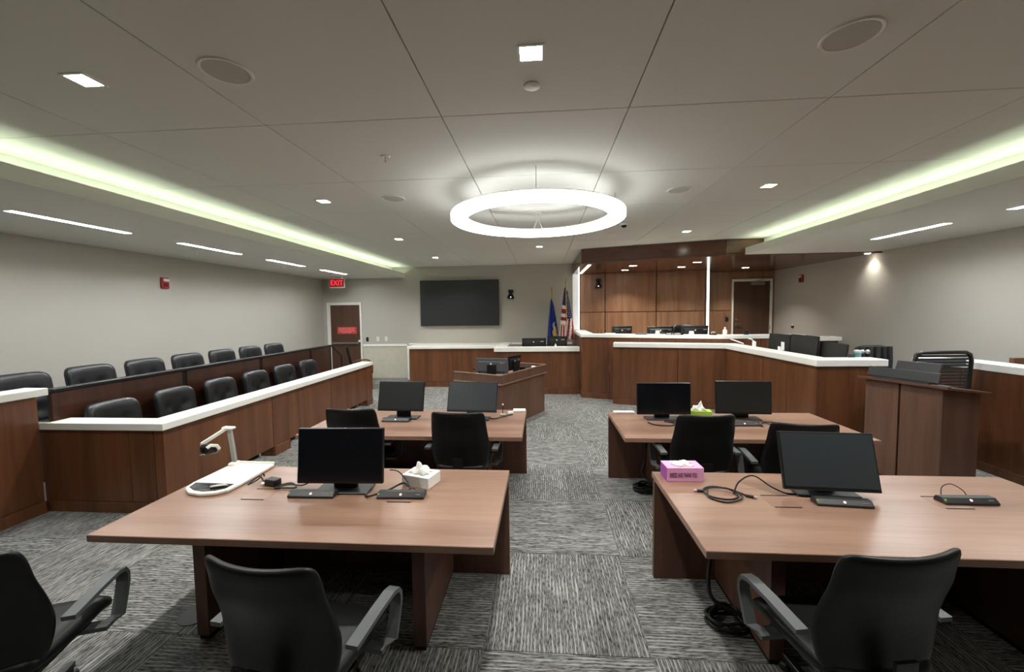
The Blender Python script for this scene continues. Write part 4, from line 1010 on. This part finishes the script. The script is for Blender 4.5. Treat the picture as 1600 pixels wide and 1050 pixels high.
# ================================================================== flags
def flag(label, x, y, h, build):
    t = thing('flag_stand', label, 'flag', (x, y, 0))
    G().lathe([(0, 0), (.14, 0), (.14, .02), (.03, .07), (.02, .09), (0, .09)], 24).out('stand', 'brass', t)
    G().tube([(0, 0, .08), (0, 0, h)], .013, 8).out('pole', 'brass', t); build(t, h); return t
def cloth_pt(u, v, h, wtop, wbot, drop, folds, lean):
    # u across 0..1, v down 0..1
    w = wtop + (wbot - wtop) * v ** .8
    x = lean * v + (u - .5) * w; y = -.03 - .05 * v + .04 * math.sin(u * folds * PI * 2 + 1) * (.3 + v)
    return Vector((x, y, h - .10 - drop * v - .10 * u * (1 - v)))
def flag_blue(t, h):
    nu, nv = 24, 30; P = lambda i, j: cloth_pt(i / nu, j / nv, h, .04, .36, 1.30, 2.5, .03)
    g = G(); V = [[g.bm.verts.new(P(i, j)) for j in range(nv + 1)] for i in range(nu + 1)]
    for i in range(nu):
        for j in range(nv): g.bm.faces.new((V[i][j], V[i + 1][j], V[i + 1][j + 1], V[i][j + 1]))
    o = g.out('cloth', 'blue', t, smooth=True); o.modifiers.new('th', 'SOLIDIFY').thickness = .004
    rn = random.Random(11)
    e = G()
    for k in range(70):
        u, v = rn.gauss(.66, .10), min(.90, max(.52, rn.gauss(.68, .09)))
        if u < .4 or u > .97: continue
        c = cloth_pt(u, v, h, .04, .36, 1.30, 2.5, .03) + Vector((0, -.012, 0)); s = rn.uniform(.01, .022)
        e.box(c.x - s, c.x + s, c.y - .002, c.y + .002, c.z - s * 1.2, c.z + s * 1.2)
    e.out('gold_emblem', 'gold', t)
    e = G()
    for k in range(14):
        u, v = rn.gauss(.64, .07), rn.gauss(.52, .03); c = cloth_pt(u, v, h, .04, .36, 1.30, 2.5, .03) + Vector((0, -.014, 0)); s = rn.uniform(.01, .02)
        e.box(c.x - s, c.x + s, c.y - .002, c.y + .002, c.z - s, c.z + s)
    e.out('light_blue_crest', 'ltblue', t)
    auto_smooth(G().lathe([(0, 0), (.02, .0), (.012, .03), (.028, .09), (.02, .14), (0, .2)], 12, (0, 0, h)).out('spear_finial', 'brass', t))
def flag_us(t, h):
    nu, nv = 30, 44; ar = (h, .06, .42, 1.35, 2.0, .02)
    g = G(); V = [[g.bm.verts.new(cloth_pt(i / nu, j / nv, *ar)) for j in range(nv + 1)] for i in range(nu + 1)]
    for i in range(nu):
        for j in range(nv):
            f = g.bm.faces.new((V[i][j], V[i + 1][j], V[i + 1][j + 1], V[i][j + 1])); u, v = (i + .5) / nu, (j + .5) / nv
            if u < .42: f.material_index = 0 if v < .34 else (1 if int((v - .34) * 13) % 2 else 2)
            else: f.material_index = 0 if v < .62 - .1 * (u - .42) else (1 if int((u * 7 + v * 4)) % 2 else 2)
            if v > .70 and u < .42: f.material_index = 3 if v < .735 else (1 if int(u * 12) % 2 else 2)
    o = g.out('cloth', ['navy', 'flagred', 'flagwhite', 'gold'], t, smooth=True); o.modifiers.new('th', 'SOLIDIFY').thickness = .004
    e = G(); rn = random.Random(2)
    for r in range(12):
        for c in range(3):
            u, v = .52 + .17 * c + .06 * (r % 2), .10 + .04 * r
            if u > .97: continue
            q = cloth_pt(u, v, *ar) + Vector((0, -.012, 0)); s = .012
            e.prism([(q.x + s * (1.3 if k % 2 == 0 else .55) * math.cos(k * PI / 5 + PI / 2), q.z + s * (1.3 if k % 2 == 0 else .55) * math.sin(k * PI / 5 + PI / 2)) for k in range(10)], -q.y - .002, -q.y + .002, 0, Matrix.Rotation(PI / 2, 4, 'X'))
    e.out('stars', 'flagwhite', t)
    g = G(); g.tube([(.0, -.05, h - .12), (.0, -.07, h - .5), (.01, -.08, h - .95)], .012, 6); g.out('gold_fringe', 'gold', t)
    f = auto_smooth(G().lathe([(0, 0), (.018, 0), (.024, .025), (.012, .05), (0, .06)], 12, (0, 0, h)).out('finial_ball', 'brass', t))
    G().box(-.015, .015, -.012, .012, .055, .13, .005).out('eagle_body', 'brass', f, (0, 0, h)); G().prism([(-.01, .08), (-.07, .15), (-.02, .13), (.02, .13), (.07, .17), (.01, .08)], -.006, .006).out('eagle_wings', 'brass', f, (0, 0, h), (PI / 2, 0, 0))
flag('blue flag with a gold crest hanging by the far wall', .26, 10.9, 2.36, flag_blue)
flag('American flag with gold fringe hanging beside the bench', .62, 10.65, 2.63, flag_us)
